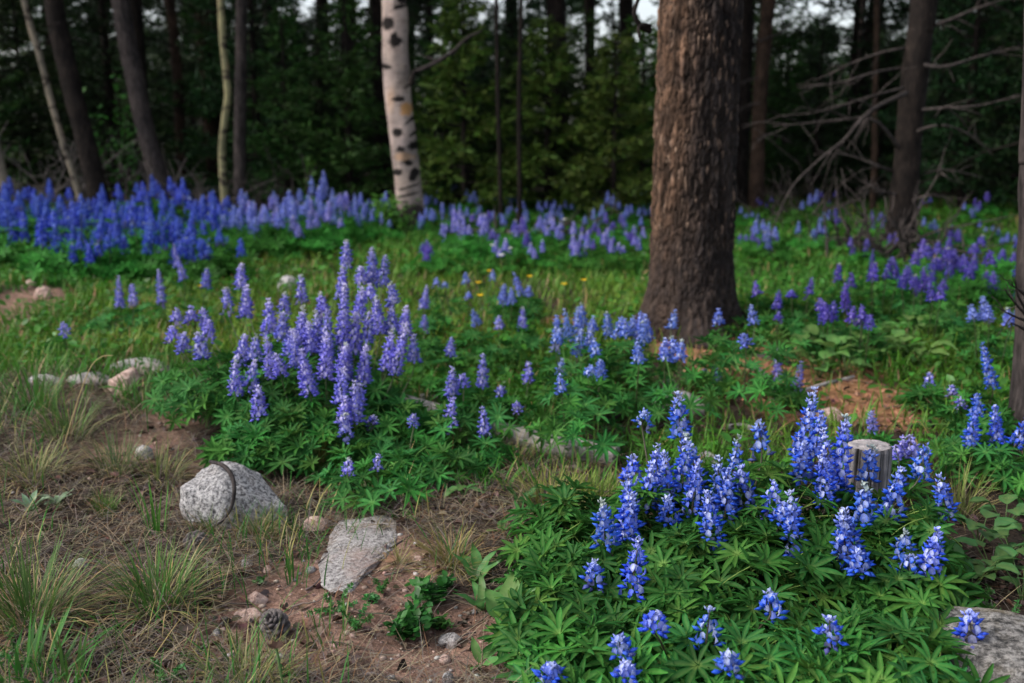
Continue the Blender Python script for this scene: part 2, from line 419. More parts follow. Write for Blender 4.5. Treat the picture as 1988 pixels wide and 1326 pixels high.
def traced_trunk(name, label, base, pts, Y, wpx, mat, ext=9.0, crown=None, sides=20, rings=90, col=(1, 1, 1), colfn=None, wtop=.9, rough=.05, zb=None):
    """trunk whose axis is read from the photo at the depth where it stands"""
    P = [at_y(px, py, Y) for px, py in pts]
    zg = hz(P[0][0], Y)
    P[0] = np.array([P[0][0] + (P[0][0]-P[1][0])/(P[0][2]-P[1][2]+1e-9)*0, Y, zg-.12])
    d = (P[-1]-P[-2]); d /= np.linalg.norm(d); last = P[-1]
    for q in (1, 2, 3): 
        d = d*np.array([.8, .8, 1.0]); P.append(last + d*ext/3*q)
    root = thing(name, label, 'tree', (P[0][0], Y, zg))
    c = curve(P, 400) - np.array(root.location)
    zvis = P[len(pts)-1][2] - zg + .2
    # dense where seen, coarse above
    vis = c[c[:, 2] < zvis]; up = c[c[:, 2] >= zvis][::12]
    seg = np.linalg.norm(np.diff(vis, axis=0), axis=1).cumsum(); tt = np.linspace(0, seg[-1], rings)
    vis = np.stack([np.interp(tt, np.concatenate([[0], seg]), vis[:, a]) for a in range(3)], -1)
    c = np.concatenate([vis, up])
    r0 = wpx*Y/FPX/2; H = c[-1, 2]
    rad = r0*(1-(1-wtop)*np.clip(c[:, 2]/2, 0, 1))*np.clip(1.05-np.clip(c[:, 2]-2, 0, 99)/H*.95, .1, 1) + .35*r0*np.exp(-np.clip(c[:, 2], 0, 9)*6)
    mb = MB(); v = tube(mb, c, rad, sides)
    k = len(c)*sides
    axis = np.repeat(c, sides, 0); dv = mb.v[0][:k]-axis
    ang = np.tile(np.arange(sides)*2*math.pi/sides, len(c))
    nz = fbm(mb.v[0][:k]*np.array([9, 9, 4.]), 3, 70)*rough*3
    mb.v[0][:k] = axis + dv*(1+nz)[:, None]
    if colfn is not None:
        cc = colfn(mb.v[0], np.concatenate([ang, [0, 0]]), np.array(root.location)); mb.c[0] = cc
    else: mb.c[0] = np.tile(col, (len(mb.v[0]), 1))
    link('trunk', mb.mesh('trunk', mat, True), root)
    if crown is not None:
        o = link('crown', crown, root); top = c[-1]; mid = c[np.argmin(abs(c[:, 2]-6.5))]
        o.location = (mid[0], mid[1], 0)
    TREES.append((P[0][0], Y))
    return root, c, rad
def limb(root, pts, r0, r1, mat, twigs=0, name='branch', sides=5):
    """branch part: control points are world points"""
    o_ = np.array(root.location); P = curve(np.asarray(pts) - o_, 14)
    mb = MB(); tube(mb, P, np.linspace(r0, r1, 14), sides)
    L_ = np.linalg.norm(P[-1]-P[0])
    for q in range(twigs):
        i = rng.integers(3, 13); d = (P[i]-P[i-1])/np.linalg.norm(P[i]-P[i-1]) + rng.normal(size=3)*.7
        d /= np.linalg.norm(d); l = L_*(.12+.25*rng.random()); s = np.linspace(0, 1, 5)[:, None]
        tp = P[i] + d*l*s + np.array([0, 0, -.12*l])*s**2 + rng.normal(size=(5, 3))*.012*l*4*s
        tube(mb, tp, np.linspace(r1+.25*(r0-r1)*(1-i/13), r1*.5, 5), 4, cap=False)
    return link(name, mb.mesh(name, mat, True), root)

# --- the big pine
def big_pine():
    g = ground(1345, 648); cx, cy = g[0], g[1]+.12
    zg = hz(cx, cy)
    root = thing('pine_tree', 'massive rough brown pine trunk with flaring dark base beside needle litter', 'tree', (cx, cy, zg))
    na, nv = 300, 420
    z = np.linspace(-.12, 2.3, nv); th = np.arange(na)*2*math.pi/na
    T, Z = np.meshgrid(th, z); t, zz = T.ravel(), Z.ravel()
    r0 = 153*(cy)/FPX/2
    flare = np.exp(-np.clip(zz+.02, 0, 9)*9.0)
    lob = .5+.5*np.cos(5*t+.9+.7*np.sin(2*t))
    r = r0*(1.02-.035*zz) + flare*(.045+.11*lob) + .012*np.sin(3*t+.7)*r0
    per = 60
    u = t/(2*math.pi)*per; v = zz*12
    pn = np.stack([np.cos(t)*3, np.sin(t)*3, zz*5], -1)
    u2 = u+1.1*fbm(pn*1.5, 3, 80); v2 = v+.9*fbm(pn*1.5, 3, 84)
    f1, f2, cid = vor(u2, v2, per, 3); crack = np.clip((f2-f1)*2.6, 0, 1)
    g1, g2, cid2 = vor(u2*2+.3, v2*2.1, per*2, 8); crack2 = np.clip((g2-g1)*2.5, 0, 1)
    fine = fbm(np.stack([np.cos(t)*r0*60, np.sin(t)*r0*60, zz*28], -1), 3, 90)
    low = smooth(.62, .22, zz)                                   # weathered dark foot
    r = r + .010*(crack**.6-.6)*(1-.5*low) + .005*(crack2-.5) + .010*(cid-.5) + .009*fine
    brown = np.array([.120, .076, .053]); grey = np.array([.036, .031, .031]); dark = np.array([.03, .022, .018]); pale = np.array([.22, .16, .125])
    side = smooth(-.05, .95, -np.cos(t) + .55*fbm(pn*1.2, 3, 95) + .1)[:, None]     # left browner, right greyer: bark tone with side light and shade painted in
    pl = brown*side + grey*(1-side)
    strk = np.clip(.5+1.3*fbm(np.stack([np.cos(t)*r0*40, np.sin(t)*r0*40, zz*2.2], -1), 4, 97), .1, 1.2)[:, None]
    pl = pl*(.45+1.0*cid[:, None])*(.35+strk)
    pl = np.where((cid2[:, None] > .93), pale*.9, pl)
    lowc = np.array([.034, .029, .029])
    pl = pl*(1-low[:, None]*.8) + lowc*low[:, None]*.8
    ck = np.clip(crack*.65+crack2*.5, 0, 1)[:, None]
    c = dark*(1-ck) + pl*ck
    mb = MB(); V = np.stack([r*np.cos(t), r*np.sin(t), zz], -1)
    i, j = np.meshgrid(np.arange(nv-1), np.arange(na), indexing='ij'); j2 = (j+1) % na
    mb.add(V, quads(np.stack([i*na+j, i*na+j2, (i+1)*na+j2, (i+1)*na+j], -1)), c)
    zc = np.linspace(2.28, 15, 16)
    tube(mb, np.stack([0*zc, 0*zc, zc], -1), r0*np.clip(.95-(zc-2.2)/14, .08, 1), 24, grey)
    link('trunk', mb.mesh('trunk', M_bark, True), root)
    cb = MB(); wood = conifer_crown(cb, 6.5, 15.5, 2.0, 100, G_DARK, tw=9, tuft=8, ln=.22, wd=.10)
    link('crown', cb.mesh('crown', M_needle), root)
    limb(root, [at_y(1262, 60, cy-.05), at_y(1245, 52, cy-.1), at_y(1232, 30, cy-.12), at_y(1236, 8, cy-.12), at_y(1250, -25, cy-.12)], .014, .008, M_barkdark)
    limb(root, [at_y(1262, 50, cy-.05), at_y(1240, 52, cy-.15), at_y(1243, 78, cy-.18)], .011, .006, M_barkdark)
    return cx, cy
PINE = big_pine(); TREES.append(PINE)

# --- the white aspen
def aspen_col(knots, bands, charz, tint):
    def fn(v, ang, org):
        n = len(v); W = v+org
        c = np.tile(tint, (n, 1))*(1+.10*fbm(v*np.array([20, 20, 3.]), 3, 100))[:, None]
        warm = smooth(.1, .5, fbm(v*np.array([6, 6, 3.]), 3, 104))[:, None]
        c = c*(1-.5*warm) + np.array([.50, .33, .22])*.5*warm
        wob = .018*vn(W*28, 110)+.016*vn(W*np.array([70, 70, 40.]), 113)
        lent = smooth(.42, .62, vn(W*np.array([16, 16, 95.]), 114))[:, None]*.55
        stain = smooth(.0, .55, fbm(W*np.array([5, 5, 2.]), 3, 115))[:, None]*.35
        c = c*(1-stain) + c*np.array([.62, .64, .55])*stain
        c = c*(1-lent) + np.array([.06, .05, .048])*lent
        for (X, Z, rx, rz, sl, col) in knots:
            d = np.hypot((W[:, 0]-X)/rx, (W[:, 2]-Z-(W[:, 0]-X)*sl)/rz) + wob*12
            m = smooth(1.25, .75, d)*(W[:, 1] < org[1]+.02); c = c*(1-m[:, None]) + np.array(col)*m[:, None]
        ch = smooth(charz+.05, charz-.02, v[:, 2]+.05*vn(W*14, 111))[:, None]
        c = c*(1-ch) + np.array([.055, .045, .042])*(.6+.8*np.abs(vn(W*60, 112)))[:, None]*ch
        return np.clip(c, .004, 1)
    return fn
YA = ground(800, 462)[1]
def K(px, py, rx, ry, sl=0, col=(.014, .012, .012)):
    p = at_y(px, py, YA); k = YA/FPX; return (p[0], p[2], rx*k, ry*k, sl, col)
kn = [K(755,48,11,13), K(769,82,13,10), K(768,73,7,8), K(750,130,11,5,-.2), K(777,193,11,6), K(790,212,10,13,0,(.42,.23,.10)), K(803,228,15,5,.9), K(773,257,11,8),
      K(806,257,10,4,.8), K(806,281,13,8,.4), K(780,290,9,6), K(793,313,10,7,-.3), K(773,333,10,7), K(805,338,9,12,.5), K(779,15,14,4,.3), K(783,3,10,6),
      K(795,362,22,2.2,.3), K(795,377,24,2.2,.22), K(785,391,14,2,.1), K(785,303,18,8,0,(.45,.30,.20)), K(800,150,9,5,.9), K(795,165,7,3,.9), K(799,443,9,16,0,(.006,.006,.006))]
asp = MB(); aspen_crown(asp, 5.0, 10.0, 1.5, 5000, (.09, .16, .05)); asp_crown = asp.mesh('crown', M_forb)
ra, ca, rda = traced_trunk('aspen_tree', 'leaning white aspen with black knots and scorched dark foot', None,
    [(803,465),(797,400),(786,300),(772,190),(768,90),(766,0)], YA, 52, M_aspen, crown=asp_crown, sides=72, rings=330,
    colfn=aspen_col(kn, None, .30, np.array([.34, .28, .262])), rough=.045)
limb(ra, [at_y(800,142,YA-.05), at_y(840,125,YA-.1), at_y(880,100,YA-.1), at_y(905,75,YA-.1), at_y(935,60,YA)], .026, .010, M_barkgrey, 4)
limb(ra, [at_y(797,165,YA-.16), at_y(801,148,YA-.15), at_y(806,138,YA-.1)], .03, .02, M_barkdark)

# --- other traced trunks
TL = [ # label, pts (base first), Y, width px, material, kind
 ('thin pale aspen leaning hard out of the lupine band', [(18,425),(12,380),(-8,295),(-40,150),(-70,0)], 10.6, 22, 'a', 'aspen_tree'),
 ('slender pale aspen stem leaning beside a dark pine', [(168,425),(155,380),(122,275),(98,190),(75,100),(45,-5)], 10.8, 13, 'a', 'aspen_tree'),
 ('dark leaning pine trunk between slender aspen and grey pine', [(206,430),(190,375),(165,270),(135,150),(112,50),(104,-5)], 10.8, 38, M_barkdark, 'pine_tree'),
 ('grey leaning pine trunk with bare bark behind deep blue lupines', [(335,435),(318,380),(285,260),(255,120),(232,-5)], 11.0, 37, M_barkgrey, 'pine_tree'),
 ('wavy thin yellow green aspen stem beside straight grey pine', [(441,430),(436,390),(431,300),(436,235),(442,180),(433,90),(428,-5)], 10.7, 14, 'y', 'aspen_tree'),
 ('straight slim purple grey pine trunk beside wavy aspen stem', [(466,432),(466,380),(467,200),(469,-5)], 11.2, 24, M_barkgrey, 'pine_tree'),
 ('narrow brown trunk deep behind the grey leaning pine', [(358,405),(352,300),(345,150),(330,-5)], 14.5, 20, M_barkbrown, 'pine_tree'),
 ('reddish brown trunk deep between grey pine and wavy aspen', [(418,402),(414,300),(402,150),(390,-5)], 15.0, 28, M_barkbrown, 'pine_tree'),
 ('faint thin brown trunk between the two leaning pines', [(232,404),(226,300),(208,130),(198,-5)], 15.0, 16, M_barkbrown, 'pine_tree'),
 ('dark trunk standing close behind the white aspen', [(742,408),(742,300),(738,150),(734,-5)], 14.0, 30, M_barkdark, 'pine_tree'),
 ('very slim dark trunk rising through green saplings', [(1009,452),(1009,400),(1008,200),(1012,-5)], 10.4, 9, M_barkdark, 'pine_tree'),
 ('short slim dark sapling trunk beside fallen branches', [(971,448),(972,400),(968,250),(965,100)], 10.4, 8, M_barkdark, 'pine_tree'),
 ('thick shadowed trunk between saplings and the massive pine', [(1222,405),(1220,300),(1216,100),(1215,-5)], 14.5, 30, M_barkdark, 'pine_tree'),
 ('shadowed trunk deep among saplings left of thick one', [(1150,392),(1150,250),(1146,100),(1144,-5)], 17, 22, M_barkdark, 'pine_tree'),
 ('slanting dark brown trunk just behind the massive pine', [(1468,418),(1470,330),(1476,180),(1492,-5)], 12.6, 29, M_barkbrown, 'pine_tree'),
 ('thin reddish trunk beside the broad shadowed pine', [(1694,420),(1697,330),(1699,200),(1702,60),(1703,-5)], 12.2, 12, M_barkbrown, 'pine_tree'),
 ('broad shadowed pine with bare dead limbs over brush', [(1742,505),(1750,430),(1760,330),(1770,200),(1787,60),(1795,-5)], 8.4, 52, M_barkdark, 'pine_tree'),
]
ROOT = {}
for k, (lab, pts, Y, wpx, mt, nm) in enumerate(TL):
    tint = None; fn = None; m = mt
    if isinstance(mt, str):
        m = M_aspen; col = np.array([.21, .185, .145]) if mt == 'a' else np.array([.22, .21, .12])
        fn = aspen_col([( *([at_y(px_, py_, Y)[0], at_y(px_, py_, Y)[2]]), .05, .012+.02*rng.random(), rng.normal()*.4, (.05, .04, .035)) for (px_, py_) in
             [(np.interp(q, [p[1] for p in pts[::-1]], [p[0] for p in pts[::-1]])+rng.normal()*5, q) for q in np.linspace(20, 400, 11)+rng.normal(size=11)*12]], None, .12, col)
    cr = asp_crown if isinstance(mt, str) else tall[k % 2][0]
    ROOT[k] = traced_trunk(nm, lab, None, pts, Y, wpx, m, crown=cr, sides=16 if wpx < 30 else 28, rings=110, colfn=fn, rough=.05)
# right-edge trunk
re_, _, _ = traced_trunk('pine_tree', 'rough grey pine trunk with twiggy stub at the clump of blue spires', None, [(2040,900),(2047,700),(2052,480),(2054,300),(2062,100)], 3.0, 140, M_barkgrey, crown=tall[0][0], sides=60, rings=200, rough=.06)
for q, (a, b, c_) in enumerate([((1990,610),(1968,585),(1950,560)),((1990,600),(1975,570),(1972,545)),((1990,622),(1965,612),(1942,600)),((1992,575),(1975,560),(1960,552)),((1990,640),(1975,632),(1962,626))]):
    limb(re_, [at_y(*a, 2.95), at_y(*b, 2.85), at_y(*c_, 2.8)], .005, .0015, M_dead, 3)
# dead limbs of the broad shadowed pine
r17 = ROOT[16][0]; Yp = 8.4
for pts, y0, rr in [([(1755,300),(1700,235),(1640,232),(1560,240),(1500,245)],8.2,.02), ([(1760,180),(1690,215),(1640,270),(1590,310),(1555,345)],8.0,.022),
        ([(1775,60),(1840,40),(1900,15),(1960,-5)],8.3,.022), ([(1770,120),(1830,130),(1900,110),(1980,90)],8.2,.02), ([(1765,215),(1830,210),(1900,205),(1980,185)],8.2,.018),
        ([(1757,265),(1810,245),(1860,250),(1920,290)],8.2,.016), ([(1752,340),(1700,320),(1640,300),(1580,300)],8.3,.016), ([(1762,130),(1700,140),(1630,160),(1550,170)],8.3,.016),
        ([(1775,90),(1720,100),(1660,120),(1600,150)],8.3,.016),([(1750,380),(1710,370),(1670,350),(1650,330)],8.2,.014),([(1750,400),(1800,380),(1850,385)],8.2,.014),
        ([(1590,310),(1540,360),(1510,420),(1495,460)],7.9,.010),([(1755,170),(1680,190),(1600,215),(1520,225)],8.1,.012),([(1765,350),(1830,330),(1910,345)],8.3,.014)]:
    limb(r17, [at_y(px_, py_, y0 + (.0 if i_ else .2)) for i_, (px_, py_) in enumerate(pts)], rr, .004, M_dead, 9, 'dead_branch')
r15 = ROOT[14][0]
for pts in [[(1472,150),(1440,160),(1405,172)],[(1475,200),(1450,205),(1425,225)],[(1475,80),(1520,60),(1560,20)],[(1470,270),(1500,260),(1540,280)]]:
    limb(r15, [at_y(*p, 12.4) for p in pts], .014, .004, M_dead, 5, 'dead_branch')

# --- saplings and forest behind
def ok(x, y, dmin): return all((x-a)**2 + (y-b)**2 > dmin*dmin for a, b in TREES)
def at_px(px, Y): return (px-CX)/FPX*(Y/cP)*1.0 
WIN = [(600, 38), (680, 12), (910, 34), (1020, 20), (1155, 44), (1530, 58), (320, 20), (1700, 12)]
def cap(px_, Y, h_, rad=.55):
    """keep tops low where the photo shows sky between the trees"""
    wpx = rad*FPX/Y
    if any(abs(px_-c) < w_+wpx*.45 for c, w_ in WIN): return min(1.0, (1.05+.098*Y)*(.85+.35*rng.random())/h_)
    return 1.0
SAP = [(905,11.6,2,1.0),(870,12.6,0,.9),(1060,11.8,2,1.1),(1130,12.2,0,.85),(1185,11.2,2,.95),(985,12.5,0,1.0),(1235,12.6,2,1.1),(940,14,1,.9),(1085,14.5,3,.9),(1180,15,1,.9),
       (520,13,1,.9),(575,12.2,0,1.0),(640,12.8,1,.95),(690,11.9,0,.9),(600,15,3,1.0),(705,15,1,1.0),(545,16,1,1.1),(845,15.5,1,1.0),
       (30,13.5,1,1.0),(90,14.5,0,1.0),(250,14,1,.9),(300,16,3,1.0),(150,16.5,1,1.0),(380,17,1,1.0),(450,15,0,1.0),(-40,12.5,0,1.0),
       (1500,15.5,0,.9),(1560,14,1,.8),(1620,15,1,1.0),(1680,14.2,1,.9),(1840,11.5,1,.8),(1900,12.5,1,1.0),(1960,11.2,1,.95),(2030,12.4,1,1.0),(1430,16,3,.9),(1790,14,1,1.1),(1870,15,3,1.1)]
for px_, Y, k, s in SAP:
    x = at_px(px_, Y)
    col = 'bright' if k == 2 else 'green'
    lab, grp = ('short bright green young conifer at the clearing edge', 'young conifers at the clearing edge') if k == 2 else ('bushy green young conifer behind the flower meadow', 'bushy young conifers behind the meadow')
    if k != 2:
        where = 'between the white aspen and the massive pine' if 830 < px_ < 1262 else 'behind the leaning trunks' if px_ < 480 else 'between straight grey trunk and white aspen' if px_ < 760 else 'right of the massive pine' if px_ < 1700 else 'around the broad shadowed pine'
        lab, grp = 'bushy green young conifer ' + where, 'bushy young conifers ' + where
    put_young(x, Y, k, s*cap(px_, Y, young[k][2]*s), lab, grp)
n_ = 0
for _ in range(4000):
    Y = 16 + 26*rng.random()**.9; px_ = -250 + 2500*rng.random(); x = at_px(px_, Y)
    if not ok(x, Y, .95 + .02*Y): continue
    n_ += 1
    if n_ % 3 == 0 and all(abs(px_-c) > w_ for c, w_ in WIN): put_tall(x, Y, [0, 1, 2, 2, 2][int(rng.integers(5))] if Y > 19 else int(rng.integers(2)), .85+.4*rng.random(), 'tall dark pine deep in the forest', 'tall pines deep in the forest')
    else:
        k_ = [0, 1, 1, 3][int(rng.integers(4))]
        put_young(x, Y, k_, (1.25+.075*Y)*(.55+.75*rng.random())/young[k_][2]*cap(px_, Y, (1.25+.075*Y)*1.1, .4), 'dark young conifer deep in the forest', 'young conifers deep in the forest')
    if n_ >= 230: break
print('forest', n_)
# canopy trees beside the clearing, partly out of view
for x, Y in [(-7.5,13),(-10,16),(-12.5,12),(6.8,9.5),(8.5,12.5),(5.2,11.6),(3.0,13.2),(-2.2,13.6),(.6,13.4),(-9.5,10.2),(7.5,6.8),(-5.0,13.8),(4.6,8.0),(10,9)]:
    if ok(x, Y, .5): put_tall(x, Y, int(rng.integers(2)), .9+.3*rng.random(), 'tall pine at the edge of the clearing', 'tall pines around the clearing')
print('trees done', len(TREES))

# ------------------------------------------------------------------ stones
def ico(sub):
    import bmesh
    b = bmesh.new(); bmesh.ops.create_icosphere(b, subdivisions=sub, radius=1); 
    v = np.array([q.co[:] for q in b.verts]); f = np.array([[q.index for q in p.verts] for p in b.faces]); b.free(); return v, f
ICO = {s: ico(s) for s in (1, 2, 4, 5)}
def rock_mesh(sub, s3, seed, cuts=7, rough=.10):
    r = np.random.default_rng(seed); v, f = ICO[sub]; v = v.copy()
    for _ in range(cuts):
        n = r.normal(size=3); n[2] = abs(n[2])*.8; n /= np.linalg.norm(n); d = .62+.25*r.random()
        k = v@n; m = k > d; v[m] -= ((k[m]-d)*.85)[:, None]*n
    v = v*(1+rough*fbm(v*1.3+seed, 3, seed))[:, None]
    v = v*(1+.35*rough*fbm(v*6+seed, 4, seed+3))[:, None]
    return v*np.asarray(s3), f
def rock(bbox, label, mat, seed, deep=.75, cuts=7, name='rock', sub=5, group=None, sink=.3, rough=.16, flat=0, slope=0):
    x0, x1, y0, y1 = bbox; xc = (x0+x1)/2
    g = ground(xc, y1); k = g[1]/ray(xc, y1)[1]/FPX
    sx = (x1-x0)/2*k*1.08; sy = sx*deep; Yc = g[1]+sy*.8
    X = at_y(xc, y0, Yc)[0]; zg = hz(X, Yc); zt = at_y(xc, y0, Yc)[2]
    if flat:
        yb = ground(xc, y0)[1]; sy = (yb-g[1])/2*1.1; Yc = (yb+g[1])/2; X = at_y(xc, (y0+y1)/2, Yc)[0]; zg = hz(X, Yc); zt = zg+flat
    H = max(.006, zt-zg); zc = H*(.5-sink); sz = (H-zc)*1.12
    v, f = rock_mesh(sub, (sx, sy, sz), seed, cuts, rough); v[:, 2] += zc
    if slope: v[:, 2] = np.where(v[:, 2] > 0, v[:, 2]*(1-slope*smooth(-.25, 1.0, v[:, 0]/sx)), v[:, 2]); v[:, 0] -= slope*.35*np.clip(v[:, 2], 0, 1)
    mb = MB(); mb.add(v, f)
    o = link(name, mb.mesh(name, mat, True), loc=(X, Yc, zg)); o.rotation_euler = (0, 0, 0)
    return tag(o, label, 'rock', group)
rock((358,562,888,1022), 'large speckled granite rock with a hooked twig over it', M_granite, 3, .7, 10, slope=.5)
rock((622,765,1012,1142), 'flat pale granite rock half sunk in pink dirt', M_pale, 12, .8, 4, sink=.1, flat=.018, rough=.25)
rock((588,637,1003,1031), 'small smooth pink stone between the granite rocks', M_pink, 21, .8, 3, sub=4)
rock((1258,1388,762,806), 'rounded grey white rock behind a violet lupine spire', M_pale, 31, .6, 4)
rock((1586,1646,785,822), 'pinkish broken rock behind the tallest blue spires', M_pink, 37, .7, 8, sub=4)
rock((1800,2120,1205,1420), 'lichen crusted grey boulder under the blue lupine clump', M_darkrock, 41, .7, 6, flat=.07, sink=.1)
rock((530,580,537,572), 'round grey rock among grass behind the violet clump', M_granite, 43, .8, 5, sub=4)
rock((208,283,712,768), 'peach coloured stone with a green leaf over it', M_pink, 47, .8, 7, sub=4)
rock((212,335,697,726), 'long flat grey slab behind the peach stone', M_pale, 53, .5, 5, sub=4)
rock((132,218,725,746), 'flat whitish slab touching the peach stone', M_pale, 59, .5, 6, sub=4)
rock((52,118,728,747), 'thin flat pale slab alone in the grass', M_pale, 61, .5, 6, sub=4)
rock((66,102,558,579), 'tan rounded stone on the gravel patch', M_pink, 67, .8, 4, sub=4)
rock((43,72,544,558), 'small tan stone at the top of the gravel patch', M_pink, 71, .8, 4, sub=4)
rock((454,518,1180,1206), 'long flat pink stone beside a pine cone', M_pink, 73, .6, 6, sub=4)
rock((480,518,1150,1172), 'blunt pink stone behind the long flat one', M_pink, 79, .7, 6, sub=4)
rock((1284,1322,738,768), 'small upright grey stone by the needle litter', M_granite, 83, .7, 6, sub=4)
rock((1002,1040,1145,1188), 'small speckled grey stone beside the arrow shaped leaf', M_granite, 89, .7, 6, sub=4)
rock((1112,1146,1203,1242), 'dark speckled stone tucked under lupine leaves', M_darkrock, 97, .7, 6, sub=4)
rock((798,856,763,782), 'pale flat stone behind the violet clump', M_pale, 101, .6, 6, sub=4)
rock((1843,1884,768,806), 'cream coloured stone under small purple lupine', M_pale, 103, .7, 6, sub=4)
rock((258,295,866,892), 'pale stone on the bare gravel behind granite rock', M_pale, 107, .6, 6, sub=4)
rock((1345,1400,880,915), 'grey stone hidden behind blue spires', M_granite, 109, .7, 6, sub=4)
for q, (bb, lab) in enumerate([((140,170,1085,1104),'small grey stone in dry grass'),((508,530,1098,1112),'small white stone by the pink stones'),((465,490,1085,1100),'round tan pebble in the gravel'),
        ((850,905,1232,1258),'white quartz pebble near the arrow shaped leaf'),((850,875,1270,1288),'blue grey pebble on pink dirt'),((855,880,1305,1326),'white pebble on pink dirt near the sprout'),
        ((592,612,1098,1112),'small pale stone beside the flat granite'),((800,822,1080,1096),'grey chip beside the flat granite')]):
    rock(bb, lab, [M_pale, M_pink, M_granite][q % 3], 120+q, .8, 5, 'stone', 2)

# ------------------------------------------------------------------ dead wood
def wood_piece(name, label, pts, radii, mat, cat='log', Ys=None, sides=12, n=60, lift=0., flat=1., rough=.12, cap=True, group=None, twigs=0):
    W = []
    for i, (px_, py_) in enumerate(pts):
        p = ground(px_, py_) if Ys is None else at_y(px_, py_, Ys[i]); W.append(p)
    W = np.array(W); k = W[:, 1]/FPX/cP
    rr = np.interp(np.linspace(0, 1, n), np.linspace(0, 1, len(pts)), np.array(radii)*k)
    if Ys is None: W[:, 2] += np.array(radii)*k*(.55+lift)
    root = W[0].copy(); root[2] = hz(root[0], root[1])
    P = curve(W-root, n); mb = MB()
    Q = Vector(P[-1]-P[0]).normalized().to_track_quat('Z', 'Y'); Rm = np.array(Q.to_matrix()); P = P@Rm; tube(mb, P, rr, sides)
    m = n*sides; ax = np.repeat(P, sides, 0); ang = np.tile(np.arange(sides), n)
    pp = np.stack([ang*1.7, ax[:, 2]*4, ax[:, 1]*4], -1)
    mb.v[0][:m] = ax + (mb.v[0][:m]-ax)*(1+rough*2*fbm(pp*np.array([1, .6, .6]), 3, 130))[:, None]
    g = 1+.6*fbm(np.stack([ang*2.3, ax[:, 2]*2, ax[:, 1]*2], -1), 3, 131)
    mb.c[0] = np.concatenate([np.tile(g[:, None], (1, 3)), np.ones((2, 3))])
    for q in range(twigs):
        i = rng.integers(4, n-2); d = rng.normal(size=3); d[2] = abs(d[2]); d /= np.linalg.norm(d); d = d@Rm; s = np.linspace(0, 1, 4)[:, None]
        tube(mb, P[i] + d*s*(.15+.3*rng.random()), np.linspace(rr[i]*.4, .002, 4), 4)
    o = link(name, mb.mesh(name, mat, True), loc=root); o.rotation_euler = Q.to_euler(); return tag(o, label, cat, group)
wood_piece('log', 'long weathered grey log lying behind the dirt patch', [(770,795),(860,822),(950,852),(1070,878),(1198,902)], [19,20,22,22,20], M_wood, sides=22, n=120, lift=.25, rough=.03)
wood_piece('stick', 'grey bent stick lying across orange litter', [(1498,782),(1545,768),(1600,750),(1658,734)], [6,6,5,4], M_wood, 'stick')
wood_piece('root', 'brown exposed root running from the massive pine', [(1345,655),(1400,675),(1470,692),(1530,708),(1620,725)], [9,7,6,5,3], M_dead, 'root')
wood_piece('stick', 'short pale stick lying behind blue spires', [(1402,834),(1440,832),(1472,838)], [6,7,5], M_wood, 'stick')
wood_piece('stick', 'brownish stick on the soil below purple lupines', [(1762,832),(1810,829),(1875,827)], [5,6,5], M_dead, 'stick')
wood_piece('bark_slab', 'dark grey slab of bark near the grey white rock', [(1178,822),(1205,812),(1240,803)], [10,15,10], M_dead, 'bark')
wood_piece('wood_chip', 'pale flat wood chip on the orange litter', [(1453,716),(1472,724),(1492,736)], [5,7,5], M_wood, 'wood chip', n=20)
wood_piece('wood_chip', 'pale wood chip against the massive pine', [(1192,612),(1206,602),(1222,592)], [4,7,4], M_wood, 'wood chip', n=20)
YT = ground(450, 1018)[1]
wood_piece('twig', 'hooked brown twig arching over the granite rock', [(405,1030),(432,1010),(449,985),(455,950),(449,922),(432,903),(408,896)], [2.5,2.5,3.5,4,4.5,4.5,4], M_dead, 'twig', Ys=[YT-.05,YT-.05,YT-.03,YT-.02,YT,YT+.03,YT+.06], sides=8)
wood_piece('stick', 'slender grey stick leaning past the flat granite', [(735,1078),(765,1062),(795,1042)], [2,2.5,2], M_dead, 'stick', sides=6)
# fallen dark branches at the forest edge
for q, (pts, rr, lab) in enumerate([
    ([(845,462),(930,466),(1040,470),(1150,462),(1260,455)], [8,10,11,9,7], 'dark fallen log behind the meadow between aspen and massive pine'),
    ([(880,448),(980,455),(1080,468)], [5,5,4], 'thin dark fallen branch above the meadow log'),
    ([(1080,452),(1150,466),(1240,476)], [6,6,5], 'dark fallen limb sloping towards the massive pine'),
    ([(500,402),(600,405),(720,404)], [7,8,7], 'grey fallen log behind pale lupines near the aspen'),
    ([(505,392),(525,390),(560,391)], [7,8,7], 'pinkish broken log end in the shadowed brush'),
    ([(225,408),(290,402),(350,400)], [7,7,6], 'fallen log between the leaning pine trunks'),
    ([(480,415),(560,418),(640,424)], [6,6,5], 'dark fallen limb beside the straight grey pine'),
    ([(1540,470),(1640,480),(1730,500)], [6,7,6], 'dark fallen limb at the broad shadowed pine'),
    ([(1800,540),(1880,548),(1985,560)], [6,7,6], 'dark fallen limb behind the purple lupines')]):
    wood_piece('fallen_log', lab, pts, rr, M_wood if q == 4 else M_dead, 'log', lift=.6, twigs=14, sides=8, n=40)
